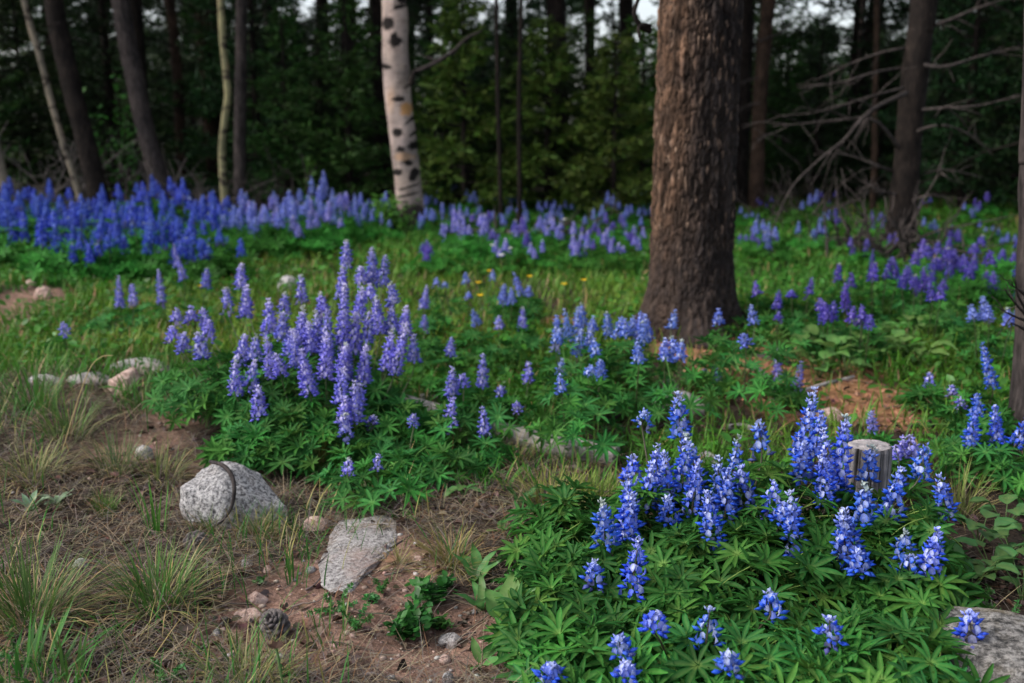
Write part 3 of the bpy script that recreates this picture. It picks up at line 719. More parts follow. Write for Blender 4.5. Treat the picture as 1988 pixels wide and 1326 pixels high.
# tangles of dead brush
def brush(label, px_, py_, wpx, hpx, n, seed):
    r = np.random.default_rng(seed); g = ground(px_, py_); k = g[1]/FPX; W, H = wpx*k/2, hpx*k
    root = thing('dead_brush', label, 'brush', g)
    for b in range(n):
        mb = MB()
        x, y = r.normal()*W*.5, r.normal()*.35; a = r.random()*6.28; L_ = H*(.5+.8*r.random()); inc = .2+1.1*r.random()
        d = np.array([math.cos(a)*math.cos(inc), math.sin(a)*math.cos(inc), math.sin(inc)])
        s = np.linspace(0, 1, 7)[:, None]; bend = r.normal(size=3)*.35; bend[2] -= .2
        P = np.array([x, y, -.03]) + d*L_*s + bend*L_*s**2 + r.normal(size=(7, 3))*.02; P[:, 2] = np.maximum(P[:, 2], -.02)
        tube(mb, P, np.linspace(.012+.006*r.random(), .003, 7), 5)
        for q in range(5):
            i = r.integers(1, 6); e = d + r.normal(size=3)*.8; e /= np.linalg.norm(e); l = L_*(.15+.3*r.random()); ss = np.linspace(0, 1, 4)[:, None]
            tube(mb, P[i] + e*l*ss + r.normal(size=(4, 3))*.015, np.linspace(.006, .002, 4), 4)
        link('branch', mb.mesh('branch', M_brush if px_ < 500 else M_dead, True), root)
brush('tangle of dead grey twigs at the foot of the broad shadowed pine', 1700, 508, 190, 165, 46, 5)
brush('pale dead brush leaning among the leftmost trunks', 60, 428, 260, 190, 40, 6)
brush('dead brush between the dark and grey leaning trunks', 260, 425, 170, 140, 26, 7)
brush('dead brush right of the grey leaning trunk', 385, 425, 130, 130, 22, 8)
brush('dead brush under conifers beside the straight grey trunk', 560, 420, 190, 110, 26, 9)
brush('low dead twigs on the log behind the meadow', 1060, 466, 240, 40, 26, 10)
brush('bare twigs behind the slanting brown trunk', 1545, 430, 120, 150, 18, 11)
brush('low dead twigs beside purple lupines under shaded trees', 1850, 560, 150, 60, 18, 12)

# ------------------------------------------------------------------ stump
def stump():
    g = ground(1690, 1035); k = g[1]/FPX/cP; r0 = 43*k; X, Y = g[0], g[1]+r0; zt = at_y(1690, 864, Y)[2]-hz(X, Y)
    root = thing('tree_stump', 'weathered grey sawn stump behind blue lupines', 'stump', (X, Y, hz(X, Y)))
    na, nv = 120, 80; th = np.arange(na)*2*math.pi/na; z = np.linspace(-.05, zt, nv); T, Z = np.meshgrid(th, z); t, zz = T.ravel(), Z.ravel()
    gr = fbm(np.stack([np.cos(t)*9, np.sin(t)*9, zz*2.0], -1), 4, 150); ck = np.abs(fbm(np.stack([np.cos(t)*3.5, np.sin(t)*3.5, zz*.8], -1), 3, 151))
    crack = smooth(.05, .0, ck)
    r = r0*(1.0+.05*np.sin(2*t+1)+.10*gr - .10*crack) + .012*np.exp(-(zz+.02)*18)
    r = r*np.where(zz > zt-.004, .97, 1)
    c = np.clip((.55+.9*gr+.15-.35*crack), .15, 1.3)[:, None]*np.array([.85, .88, .95])*(1-.75*crack[:, None])
    mb = MB(); i, j = np.meshgrid(np.arange(nv-1), np.arange(na), indexing='ij'); j2 = (j+1) % na
    mb.add(np.stack([r*np.cos(t), r*np.sin(t), zz], -1), quads(np.stack([i*na+j, i*na+j2, (i+1)*na+j2, (i+1)*na+j], -1)), c)
    link('stump_side', mb.mesh('stump_side', M_wood, True), root)
    rim = r.reshape(nv, na)[-1]; nr = 26; q = np.linspace(0, 1, nr); Q, TT = np.meshgrid(q, th, indexing='ij'); RR = Q*rim[None]
    x, y = RR*np.cos(TT), RR*np.sin(TT)
    p = np.stack([x.ravel()*150, y.ravel()*150, 0*x.ravel()], -1); fz = fbm(p*.6, 4, 160)
    hole = np.exp(-(((x.ravel()-.008)/.012)**2 + ((y.ravel()+.002)/.006)**2)) + .6*np.exp(-(((x.ravel()-.022)/.006)**2+((y.ravel()-.004)/.005)**2))
    ring = .5+.5*np.sin(Q.ravel()*50+2*fz)
    zt_ = zt + .002*fz - .016*hole - .004*(Q.ravel() > .96)
    cc = np.clip(1.35+.5*fz+.12*ring-1.3*hole, .05, 1.8)[:, None]*np.array([.98, .98, 1.0])
    mb = MB(); i, j = np.meshgrid(np.arange(nr-1), np.arange(na), indexing='ij'); j2 = (j+1) % na
    mb.add(np.stack([x.ravel(), y.ravel(), zt_], -1), quads(np.stack([i*na+j, (i+1)*na+j, (i+1)*na+j2, i*na+j2], -1)), cc)
    tag(link('cut_face', mb.mesh('cut_face', M_wood, True), root), 'pale sawn top with a small rotten hole')
stump()

# ------------------------------------------------------------------ pine cones
def scale_mesh():
    mb = MB(); v = [[0,-.18,0],[0,.18,0],[.6,-.42,.10],[.6,.42,.10],[1,-.2,.28],[1,.2,.28],[.6,0,.24],[.15,0,-.12],[.95,0,.02]]
    f = [[0,2,6],[0,6,1],[1,6,3],[2,4,6],[4,5,6],[5,3,6],[0,7,2],[1,3,7],[2,8,4],[3,5,8],[4,8,5],[2,7,8],[7,3,8]]
    mb.add(v, f); return mb.mesh('scale', M_cone)
SCALE = scale_mesh()
def cone(px_, py_, lab, size, tilt, az):
    g = ground(px_, py_); root = thing('pine_cone', lab, 'pine cone', g + [0, 0, size*.25]); root.rotation_euler = (tilt, 0, az)
    mb = MB(); s = np.linspace(0, 1, 8); tube(mb, np.stack([0*s, 0*s, (s-.2)*size*1.1], -1), size*.14*np.sin(.25+2.7*s), 8); link('core', mb.mesh('core', M_cone, True), root)
    for i in range(44):
        t = i/44; a = i*2.39996; ph = -.15+1.3*t
        d = Vector((math.cos(a)*math.cos(ph), math.sin(a)*math.cos(ph), math.sin(ph)))
        rad = size*(.50*math.sin(.6+2.2*t)+.1)
        M = Matrix.Translation((math.cos(a)*size*.08, math.sin(a)*size*.08, (t-.2)*size)) @ d.to_track_quat('X', 'Z').to_matrix().to_4x4() @ Matrix.Scale(rad, 4)
        link('scale', SCALE, root, mat4=M)
cone(378, 1062, 'dark grey pine cone lying below the large granite rock', .050, R(75), R(30))
cone(540, 1232, 'grey open pine cone near the long flat pink stone', .050, R(35), R(-20))
cone(1985, 640, 'brown pine cone beside the rough grey trunk', .045, R(60), R(80))

# ------------------------------------------------------------------ lupines
def leaflet_strip(L_, W_, fold, droop, n=4):
    s = np.linspace(0, 1, n+1); w = W_*np.sin(np.clip(s*.93+.07, 0, 1)**1.25*math.pi)**.8; w[-1] = 0.001; w[0] = W_*.12
    z = L_*(.10*s - droop*s*s); mid = np.stack([s*L_, 0*s, z], -1)
    l = mid + np.stack([0*s, w, w*fold], -1); r = mid + np.stack([0*s, -w, w*fold], -1)
    v = np.concatenate([mid, l, r]); m = n+1; f = []
    for i in range(n):
        f += [[i, i+1, m+i+1], [i, m+i+1, m+i], [i, 2*m+i+1, i+1], [i, 2*m+i, 2*m+i+1]]
    wt = np.concatenate([.35+1.1*np.clip(1-s*5, 0, 1), np.zeros(m), np.zeros(m)])
    return v, np.array(f), wt
def palm_leaf(seed, L_=.045, n=8, col=(.035, .13, .035), pale=(.16, .30, .08), petiole=.09, cup=.25):
    r = np.random.default_rng(seed); mb = MB(); span = R(315)
    for k in range(n):
        a = -span/2 + span*k/(n-1); sz = L_*(.72+.28*math.cos(a*.55))*(.9+.2*r.random())
        v, f, wt = leaflet_strip(sz, sz*(.092+.03*r.random()), .6, .05+.22*r.random())
        up = cup+.25*r.random()-.1; ca_, sa_ = math.cos(up), math.sin(up)
        v = v@np.array([[ca_, 0, sa_], [0, 1, 0], [-sa_, 0, ca_]]); a += r.normal()*.06
        v = v@np.array([[math.cos(a), math.sin(a), 0], [-math.sin(a), math.cos(a), 0], [0, 0, 1]])
        c = np.array(col)*(.85+.3*r.random()); mb.add(v, f, c*(1-.5*wt[:, None]) + np.array(pale)*.5*wt[:, None])
    s = np.linspace(0, 1, 5)[:, None]
    tube(mb, np.array([-.35*petiole, 0, -petiole*.95])*s**1.0 + np.array([-.25*petiole, 0, .1*petiole])*(s*(1-s)), np.linspace(.0012, .0016, 5), 4, np.array(pale)*.8, cap=False)
    return mb.mesh('leaf', M_leaf)
LEAF_FG = [palm_leaf(200+k, .060, [8, 9, 9, 10][k % 4], [(.022, .160, .028), (.019, .145, .028), (.016, .130, .030), (.040, .180, .026), (.022, .155, .028), (.014, .120, .028), (.024, .165, .026), (.062, .185, .028)][k], (.32, .52, .13), .10, [.15, .3, .45, .1][k % 4]) for k in range(8)]
LEAF_MC = [palm_leaf(220+k, .056, 9, [(.022, .135, .024), (.018, .115, .024), (.030, .150, .022), (.024, .140, .024), (.016, .105, .022), (.05, .165, .025)][k], (.18, .38, .10), .11, [.15, .3, .5][k % 3]) for k in range(6)]
# floret template: boat-shaped wings and a folded upright banner
FV = np.array([[0,0,0],[1,0,.22],[.55,0,-.10],[.5,.26,.16],[.5,-.26,.16],[.55,0,.30],
               [.06,0,.10],[.16,0,.50],[.06,0,.92],[.34,.30,.44],[.34,-.30,.44],[.16,.24,.82],[.16,-.24,.82]])
FF = np.array([[0,2,3],[2,1,3],[0,4,2],[2,4,1],[0,3,5],[3,1,5],[0,5,4],[5,1,4],[6,9,7],[7,9,11],[7,11,8],[6,7,10],[7,12,10],[7,8,12]])
FW = np.array([.1,.05,0,.0,.0,.1, .7,1.15,.85,.2,.2,.45,.45])          # how far each point goes to the pale banner colour
PAL = {'royal': ((.014,.075,.58),(.030,.125,.70),(.62,.68,.92)), 'violet': ((.115,.115,.60),(.18,.18,.70),(.72,.68,.90)), 'deep': ((.020,.048,.46),(.035,.075,.58),(.22,.32,.80)),
       'soft': ((.10,.15,.58),(.15,.20,.66),(.45,.52,.86)), 'purple': ((.062,.045,.40),(.10,.065,.48),(.30,.25,.66)), 'sky': ((.07,.15,.62),(.13,.22,.72),(.62,.68,.92))}
def spike_arrays(L_, size, pal, r, loose=0., tipwhite=.5, wsp=None, nper=6, ped=.010):
    c1, c2, wh = [np.array(x) for x in PAL[pal]]
    wsp = wsp or size*.52; nw = max(4, int(L_/wsp)); T, O, S, Cc = [], [], [], []
    fade = .28*r.random() if r.random() < .35 else 0; budg = r.random() < .22
    for k in range(nw):
        t = (k+.5)/nw
        n = nper if t < .85 else nper-2
        for j in range(n):
            if r.random() < loose*(1.15-t) or (t < fade and r.random() < .65): continue
            a = 2*math.pi*(j/n) + k*.55 + r.normal()*.15
            tt = np.clip(t + r.normal()*.25/nw, 0, 1); el = -.12 + .95*tt**2.2 + r.normal()*.16
            sz = size*(1.0-.52*tt**1.8)*(.82+.36*r.random())
            O.append([math.cos(a)*math.cos(el), math.sin(a)*math.cos(el), math.sin(el)])
            pr = ped*(1-.75*tt**1.5)*(.6+.6*r.random()); T.append([math.cos(a)*pr, math.sin(a)*pr, tt*L_+pr*.3*math.sin(el)]); S.append(sz)
            b = c1 + (c2-c1)*r.random(); b = b*(.8+.45*r.random())
            wx = np.clip(FW*(.95 if r.random() < .38 else .12+.4*r.random()) + tipwhite*smooth(.62, 1., tt)*.75, 0, 1)[:, None]
            cc_ = b*(1-wx) + wh*wx
            if t < fade: cc_ = cc_*.45 + np.array([.16, .13, .16])*.55
            if budg and t > .88: cc_ = cc_*.4 + np.array([.42, .50, .26])*.6
            Cc.append(cc_)
    return np.array(O), np.array(T), np.array(S), np.array(Cc)
def spike_florets(L_, size, pal, seed, **k):
    r = np.random.default_rng(seed); O, T, S, Cc = spike_arrays(L_, size, pal, r, **k)
    M = frames(O, np.tile([0, 0, 1.], (len(O), 1))); mb = MB(); inst(mb, FV, FF, M, T, S, Cc); return mb
def in_poly_dome(n, foot, r):
    cx_, cy_, rx, ry = foot[:4]; a = r.random(n)*6.283; q = np.sqrt(r.random(n))
    return cx_ + np.cos(a)*q*rx, cy_ + np.sin(a)*q*ry, q
def leaf_matrix(x, y, z, cx_, cy_, q, r, s, tiltmax=.9):
    a = math.atan2(y-cy_, x-cx_) + r.normal()*.8; t = (.15+tiltmax*q)*(.4+.8*r.random())
    d = Vector((math.cos(a)*math.cos(t), math.sin(a)*math.cos(t), -math.sin(t)))
    nrm = Vector((math.cos(a)*math.sin(t), math.sin(a)*math.sin(t), math.cos(t)))
    yv = nrm.cross(d); M = Matrix((d, yv, nrm)).transposed().to_4x4(); 
    return Matrix.Translation((x, y, z)) @ M @ Matrix.Rotation(r.normal()*.5, 4, 'Z') @ Matrix.Scale(s, 4)
def lupine_near(label, spikes, foots, pal, nleaf, leaves, size=.017, tip=.35, nobj=300, seed=1, split=True, leafz=(.25, 1.0), domeh=.2, tipwhite=.5, group=None, name='lupine', loose=0., leafs=(.75, 1.15), nper=6, ped=.010, wsp=.62):
    """spikes: (px, ytop, ybot[, depth[, loose]]); foots: list of (x,y,rx,ry) world ellipses of foliage"""
    r = np.random.default_rng(seed)
    cx_ = np.mean([f[0] for f in foots]); cy_ = np.mean([f[1] for f in foots]); zg = hz(cx_, cy_)
    root = thing(name, label, 'lupine', (cx_, cy_, zg), group); O = np.array([cx_, cy_, zg])
    for sp in spikes:
        px_, yt, yb = sp[:3]; Y = sp[3] if len(sp) > 3 and sp[3] else None; lo = sp[4] if len(sp) > 4 else loose
        if Y is None:
            d = ray(px_, yt); Y = (CAM_H-tip-zg)/(-d[2])*d[1]
        A, B = at_y(px_ + r.normal()*(yb-yt)*.08, yb, Y), at_y(px_ + r.normal()*(yb-yt)*.10, yt, Y + r.normal()*.02)
        L_ = np.linalg.norm(B-A); ax = Vector(B-A).normalized()
        fb = np.array([A[0] + (cx_-A[0])*.35, A[1] + (cy_-A[1])*.3+.02, 0]); fb[2] = hz(fb[0], fb[1])
        mb = MB(); tube(mb, curve(np.array([fb, fb*.4+A*.6+[0, 0, .01], A, A*.4+B*.6, B])-A, 14), np.linspace(.0026, .0009, 14)*1.1, 5, (.10, .13, .06) if pal != 'royal' else (.11, .10, .07))
        so = link('flower_spike', mb.mesh('flower_spike', M_forb, True), root, loc=A-O)
        fm = spike_florets(L_, size*(.9+.2*r.random()), pal, int(r.integers(1e6)), loose=lo, tipwhite=tipwhite*(.6+.8*r.random()), nper=nper, ped=ped, wsp=wsp*size)
        q = ax.to_track_quat('Z', 'Y')
        fo = link('florets', fm.mesh('florets', M_petal), so); fo.rotation_euler = q.to_euler(); tag(fo, kind='stuff')
    # leaves: near ones each a part, the rest one part
    Ms = []
    tot = sum(f[2]*f[3] for f in foots)
    for f in foots:
        n = int(nleaf*f[2]*f[3]/tot); xs, ys, qs = in_poly_dome(n, f, r); dh = f[4] if len(f) > 4 else domeh
        for x, y, q in zip(xs, ys, qs):
            z = hz(x, y) + dh*(1-.55*q**2.5)*(leafz[0] + (leafz[1]-leafz[0])*r.random()**.6)
            z = max(z, hz(x, y)+.025)
            Ms.append((math.dist((x, y, z), (0, 0, CAM_H)) - z*1.5, leaf_matrix(x-O[0], y-O[1], z-O[2], f[0]-O[0], f[1]-O[1], q, r, leafs[0]+(leafs[1]-leafs[0])*r.random())))
    Ms.sort(key=lambda m: m[0])
    for k, (d, M) in enumerate(Ms[:nobj]): link('leaf', leaves[k % len(leaves)], root, mat4=M)
    rest = Ms[nobj:]
    if rest:
        mb = MB()
        cache = []
        for me in leaves:
            v = np.empty(len(me.vertices)*3, np.float32); me.vertices.foreach_get('co', v); f = np.empty(len(me.polygons)*3, np.int32); me.polygons.foreach_get('vertices', f)
            c = np.empty(len(me.vertices)*4, np.float32); me.color_attributes['Col'].data.foreach_get('color', c); cache.append((v.reshape(-1, 3), f.reshape(-1, 3), c.reshape(-1, 4)[:, :3]))
        for k, (d, M) in enumerate(rest):
            v, f, c = cache[k % len(cache)]; A = np.array(M); mb.add(v@A[:3, :3].T + A[:3, 3], f, c*(.8+.4*r.random()))
        tag(link('foliage', mb.mesh('foliage', M_leaf), root), kind='stuff')
    return root
def fw(px_, py_, rxp, ry, z=.0):
    """foliage ellipse whose centre is seen at this pixel at height z; rx in pixels, ry in metres"""
    d = ray(px_, py_); t = (CAM_H-z)/-d[2]; return (d[0]*t, d[1]*t, rxp*t/FPX, ry)
# --- foreground royal blue clump
FGS = [(1223,885,940,2.25),(1275,868,965,2.2),(1325,843,965,2.2),(1222,925,1055,2.05),(1175,975,1062,2.0),(1240,1042,1168,1.86,.35),(1150,1092,1140,1.9,.2),(1272,1193,1226,1.62),
 (1300,965,1015,2.1),(1385,888,1000,2.15),(1425,848,1000,2.2),(1378,955,1072,2.0),(1350,895,1000,2.12),(1475,818,892,2.3,.3),(1568,753,905,2.3),(1588,800,920,2.25),(1640,806,962,2.2),
 (1668,940,1022,2.05),(1640,990,1112,1.95),(1672,1072,1112,1.9,.2),(1737,908,1012,2.1),(1790,864,934,2.2,.1),(1833,925,1016,2.08,.15),(1750,1033,1106,1.95,.25),(1812,1030,1130,1.9,.1),
 (1495,935,1010,2.1,.2),(1550,955,1095,2.0,.25),(1520,980,1020,2.05),(1497,1152,1198,1.72,.4),(1375,1182,1262,1.66,.35),(1610,1200,1256,1.64,.2),(1885,1190,1252,1.68,.3),(1413,1272,1312,1.55,.3),
 (1068,1296,1326,1.55,.3),(1205,1238,1285,1.6,.5),(1325,765,850,2.3,.25),(1250,800,832,2.35,.2),(1450,905,990,2.15),(1405,915,1010,2.12),(1610,835,960,2.2),(1680,865,950,2.22),(1560,860,930,2.25),(1305,880,985,2.18),
 (1255,900,1000,2.15),(1600,880,985,2.15),(1655,1000,1090,1.95),(1210,960,1060,2.05),(1345,860,950,2.22),(1765,1080,1130,1.88,.4),(1215,1290,1326,1.5,.4)]
def fy(px_, Y, rxp, ry, h_):
    return (at_px(px_, Y), Y, rxp*Y/FPX, ry, h_)
FGF = [fy(1450,2.0,300,.26,.165), fy(1130,2.05,150,.22,.13), fy(1750,1.98,150,.26,.14), fy(1450,1.72,330,.22,.12), fy(1750,1.68,200,.2,.11), fy(1500,1.48,420,.16,.09), fy(1150,1.66,140,.2,.10), fy(1080,1.85,120,.2,.11), fy(1490,2.2,250,.15,.23), fy(1280,2.15,110,.14,.20), fy(1110,2.25,110,.14,.13), fy(1790,2.12,90,.14,.2)]
lupine_near('broad clump of royal blue lupine with whitish tips in front of the grey stump', FGS, FGF, 'royal', 1500, LEAF_FG, .0230, .35, 300, 11, domeh=.2, tipwhite=.7, nper=7, ped=.0135, wsp=.70, loose=.08)
# --- violet clump
MCS = [(340,600,634,3.6),(375,597,634,3.6),(401,600,642,3.6),(334,634,669,3.4),(357,646,684,3.35),(391,646,698,3.3),(407,622,662,3.4),(436,558,613,3.6),(466,513,562,3.8),(477,556,620,3.6),
 (514,580,655,3.45),(547,608,660,3.4),(551,569,613,3.7),(581,595,700,3.35),(591,534,592,3.8),(658,552,680,3.3),(630,570,625,3.6),(607,627,690,3.3),(605,680,768,3.05),(634,650,740,3.15),
 (465,650,705,3.3),(491,652,700,3.25),(524,655,735,3.15),(461,698,770,3.05),(486,700,755,3.05),(500,750,812,2.95,.15),(667,668,730,3.1),(667,715,790,3.0),(686,740,822,2.95),(672,803,858,2.85,.4),
 (671,466,520,3.9),(661,518,580,3.8),(726,483,553,3.85),(752,497,557,3.8),(719,553,586,3.7),(761,550,600,3.6),(700,518,553,3.8),(701,560,622,3.5),(735,578,650,3.4),(712,608,680,3.3),
 (760,598,650,3.4),(790,596,656,3.4),(770,627,728,3.25),(804,652,720,3.25),(672,673,740,3.1),(700,673,748,3.1),(724,810,834,2.95),(620,605,680,3.35),(560,640,700,3.25),(540,690,735,3.1),
 (645,600,700,3.25),(750,640,720,3.25),(575,650,715,3.2),(690,610,690,3.3),(665,770,830,2.92),(700,745,790,3.0)]
MCF = [fy(590,3.35,190,.40,.27), fy(600,2.98,180,.22,.16), fy(430,3.35,130,.30,.21), fy(740,3.08,120,.25,.16), fy(480,2.92,90,.18,.12), fy(700,2.78,110,.12,.11), fy(820,2.75,110,.14,.12)]
lupine_near('large violet lupine clump with many tall spires behind the granite rocks', MCS, MCF, 'violet', 900, LEAF_MC, .0215, .5, 300, 12, domeh=.26, tipwhite=.9, nper=7, ped=.013, wsp=.58, loose=.05)
# --- single plants that can be told apart
def small(label, spikes, fx, pal, nl=26, **k):
    tp = k.get('tip', .3); Ys, zb = [], []
    for sp in spikes:
        if len(sp) > 3 and sp[3]: Y = sp[3]
        else: d = ray(sp[0], sp[1]); Y = (CAM_H-tp)/(-d[2])*d[1]
        Ys.append(Y); zb.append(at_y(sp[0], sp[2], Y)[2]-hz(at_y(sp[0], sp[2], Y)[0], Y))
    Ym = float(np.mean(Ys)); hh = float(np.clip(np.mean(zb)*1.05, .07, .28)); xs_ = [at_px(sp[0], y_) for sp, y_ in zip(spikes, Ys)]
    fx = [(float(np.mean(xs_)), Ym-.03, max(.5*f[2], (max(xs_)-min(xs_))/2+.07), max(.6*f[3], (max(Ys)-min(Ys))/2+.08), hh) for f in fx]
    return lupine_near(label, spikes, fx, pal, nl, LEAF_MC, k.pop('size', .0195), k.pop('tip', .3), 60, k.pop('seed', hash(label) % 9973 if False else len(label)*7+spikes[0][0]), **k)
small('violet lupine pair of spires left of the violet clump', [(231,537,598,None),(257,551,596,None)], [fw(250,640,70,.2,.05)], 'violet', 34, tip=0.30, domeh=.2)
small('leaning tall violet spire above the left of the clump', [(316,523,600,None),(352,500,545),(347,475,520),(405,520,560)], [fw(330,640,70,.25,.05)], 'violet', 40, tip=0.34, domeh=.25)
small('violet lupine with two stacked spires beside the grey log', [(879,716,768,3.2),(870,772,814,3.0),(880,815,846,2.95,.4),(899,727,754,3.25)], [fw(860,860,110,.25,.05)], 'violet', 50, domeh=.17)
small('single violet blue spire standing before the grey log', [(943,790,850,2.95,.15)], [fw(930,900,70,.15,.05)], 'violet', 24, domeh=.13)
small('plump violet spire in grass right of the violet clump', [(937,688,754,3.4)], [fw(940,790,60,.2,.05)], 'violet', 24, domeh=.16)
small('short violet spire beside a tall plump one in grass', [(872,656,694,3.6)], [fw(880,720,60,.2,.05)], 'violet', 22, domeh=.16)
small('leaning short violet spire alone in the middle grass', [(1020,704,748,3.4),(971,752,772,3.3),(1003,783,800,3.2)], [fw(1010,790,90,.2,.05)], 'violet', 34, domeh=.13)
small('tiny violet lupine on the soil below the violet clump', [(676,890,925,2.55),(730,882,915,2.6,.5),(802,806,824,2.9)], [fw(720,930,110,.14,.05)], 'violet', 46, domeh=.13, size=.015)
small('sky blue lupine clump on the left of the pine foot', [(1085,612,665,None),(1105,600,665,None),(1125,597,650),(1076,640,684),(1120,640,690),(1130,590,640),(1150,615,650),(1154,658,694,None),(1150,640,680)], [fw(1115,740,80,.35,.05)], 'sky', 70, tip=.33, domeh=.2)
small('sky blue lupine clump touching the foot of the massive pine', [(1188,607,655),(1205,615,660),(1225,615,660),(1242,607,665),(1258,610,660),(1235,665,706),(1215,620,655),(1250,625,668)], [fw(1225,745,90,.35,.05)], 'sky', 70, tip=.32, domeh=.2)
small('low sky blue lupine in grass below two pale clumps', [(1089,698,730,3.6),(1092,730,765),(1147,712,732),(1166,699,733)], [fw(1130,800,110,.3,.05)], 'sky', 60, tip=.26, domeh=.2)
small('sky blue spire in front of the massive pine base', [(1303,602,648,None),(1290,657,700),(1310,655,702),(1325,660,700)], [fw(1310,740,55,.25,.05)], 'sky', 34, tip=.3, domeh=.17)
small('lone blue spire before the dark pine foot', [(1397,600,632,None)], [fw(1400,690,50,.2,.05)], 'sky', 24, tip=.3)
small('low blue lupine on orange litter', [(1370,712,742,3.8),(1385,708,740,3.8),(1392,715,745,3.75)], [fw(1385,770,55,.2,.05)], 'sky', 26, domeh=.12)
small('slim blue spire at the right of the pine foot', [(1460,593,632,None),(1446,650,670)], [fw(1455,700,60,.25,.05)], 'soft', 36, tip=.32)
small('loose pale violet spire on orange litter', [(1506,678,740,3.7,.35)], [fw(1510,790,40,.15,.05)], 'violet', 16, domeh=.1)
small('second loose pale violet spire beside the grey stick', [(1550,704,762,3.55,.25)], [fw(1555,800,45,.15,.05)], 'violet', 18, domeh=.1)
small('short purple spire behind the stump', [(1698,800,852,2.9,.2)], [fw(1710,900,60,.15,.05)], 'violet', 26, domeh=.15)
small('loose lavender lupine right of the stump', [(1750,850,900,2.55,.3),(1770,845,890,2.6,.3),(1740,865,900,2.5,.4)], [fw(1760,950,60,.12,.05)], 'violet', 26, domeh=.16)
small('tall bright blue spire rising beside the rough grey trunk', [(1920,668,756,3.1)], [fw(1930,850,70,.2,.05)], 'royal', 36, domeh=.2, tipwhite=.1)
small('bright blue lupine with three spires under the rough grey trunk', [(1883,800,868,2.7),(1936,788,864,2.7),(1982,815,868,2.65),(1900,765,810,2.9)], [fw(1930,940,90,.2,.05)], 'royal', 60, domeh=.2, tipwhite=.15)
small('tiny purple lupine beside the cream stone', [(1851,750,772,3.2,.3),(1865,775,800,3.1,.4)], [fw(1850,830,40,.12,.05)], 'violet', 18, domeh=.1)
small('tiny violet lupine at the edge of the bare soil', [(1804,726,750,3.4,.2)], [fw(1800,790,50,.15,.05)], 'violet', 22, domeh=.1)
small('lone purple spire with a pale tip right of the pine', [(1467,548,574,None)], [fw(1470,640,40,.2,.05)], 'purple', 20, tip=0.25)
small('purple spire with yellow green tip right of the pine', [(1508,566,602,None),(1510,608,628)], [fw(1510,680,55,.3,.05)], 'purple', 40, tip=0.26, domeh=.25)
small('upright dark purple spire behind the leafy herbs', [(1573,540,584,None),(1535,565,580)], [fw(1570,660,60,.3,.05)], 'purple', 40, tip=0.29, domeh=.25)
small('dark purple lupine bunch of three short spires', [(1596,585,626,None),(1607,588,626),(1618,585,625),(1592,580,605)], [fw(1600,690,75,.3,.05)], 'purple', 60, tip=0.26, domeh=.26)
small('dark purple lupine bunch beside a leaning purple spire', [(1655,596,634,None),(1668,594,636),(1690,612,640),(1676,600,630)], [fw(1670,690,70,.3,.05)], 'purple', 50, tip=0.26, domeh=.25)
small('leaning long purple spire among shaded lupines', [(1643,551,602,None),(1655,530,560)], [fw(1640,660,60,.3,.05)], 'purple', 40, tip=0.30, domeh=.25)
small('tall purple lupine group before the broad shadowed pine', [(1688,485,543,None),(1697,510,545),(1721,501,543),(1737,501,543),(1626,512,546)], [fw(1700,600,90,.4,.05)], 'purple', 60, tip=0.35, domeh=.27)
small('purple lupine group on the slope of shaded grass', [(1754,526,560,None),(1791,519,564),(1809,547,585),(1826,555,585),(1775,535,560)], [fw(1795,630,90,.4,.05)], 'purple', 60, tip=0.33, domeh=.27)
small('soft blue lupine pair against the dark grass at right', [(1886,593,626,None),(1911,575,628),(1920,590,630),(1955,600,630),(1975,595,640)], [fw(1910,700,90,.4,.05)], 'soft', 70, tip=0.30, domeh=.26)
for q, (lab, sp, fx, pal) in enumerate([
  ('slanting blue spire in the middle meadow', [(826,555,600),(822,575,600)], (840,650,45), 'violet'), ('short blue spire below the slanting one', [(826,613,646)], (830,690,40), 'violet'),
  ('small pale lupine in the middle meadow grass', [(923,603,632)], (925,670,40), 'soft'), ('small round blue lupine in middle meadow', [(969,614,640)], (970,670,40), 'violet'),
  ('plump blue spire left of the sky blue clump', [(1015,596,642)], (1015,680,45), 'violet'), ('blue lupine cluster near yellow flowers', [(975,555,590),(985,553,592),(993,560,590)], (985,640,50), 'soft'),
  ('tall slim blue spire near yellow flowers', [(1008,530,574)], (1008,620,40), 'soft'), ('low blue flower heads left of the yellow flowers', [(911,568,586),(905,530,552),(958,525,545),(850,540,560),(865,548,562)], (900,620,70), 'soft'),
  ('small blue spire beside the tall slim one', [(1026,556,576)], (1030,610,35), 'soft')]):
    small(lab, sp, [fw(*fx, .2, .04)], pal, 22, tip=.23, domeh=.15)
small('tiny blue lupine alone in the left grass', [(128,627,650,None)], [fw(130,680,30,.1,.03)], 'violet', 12, tip=.2)
print('near lupines done')

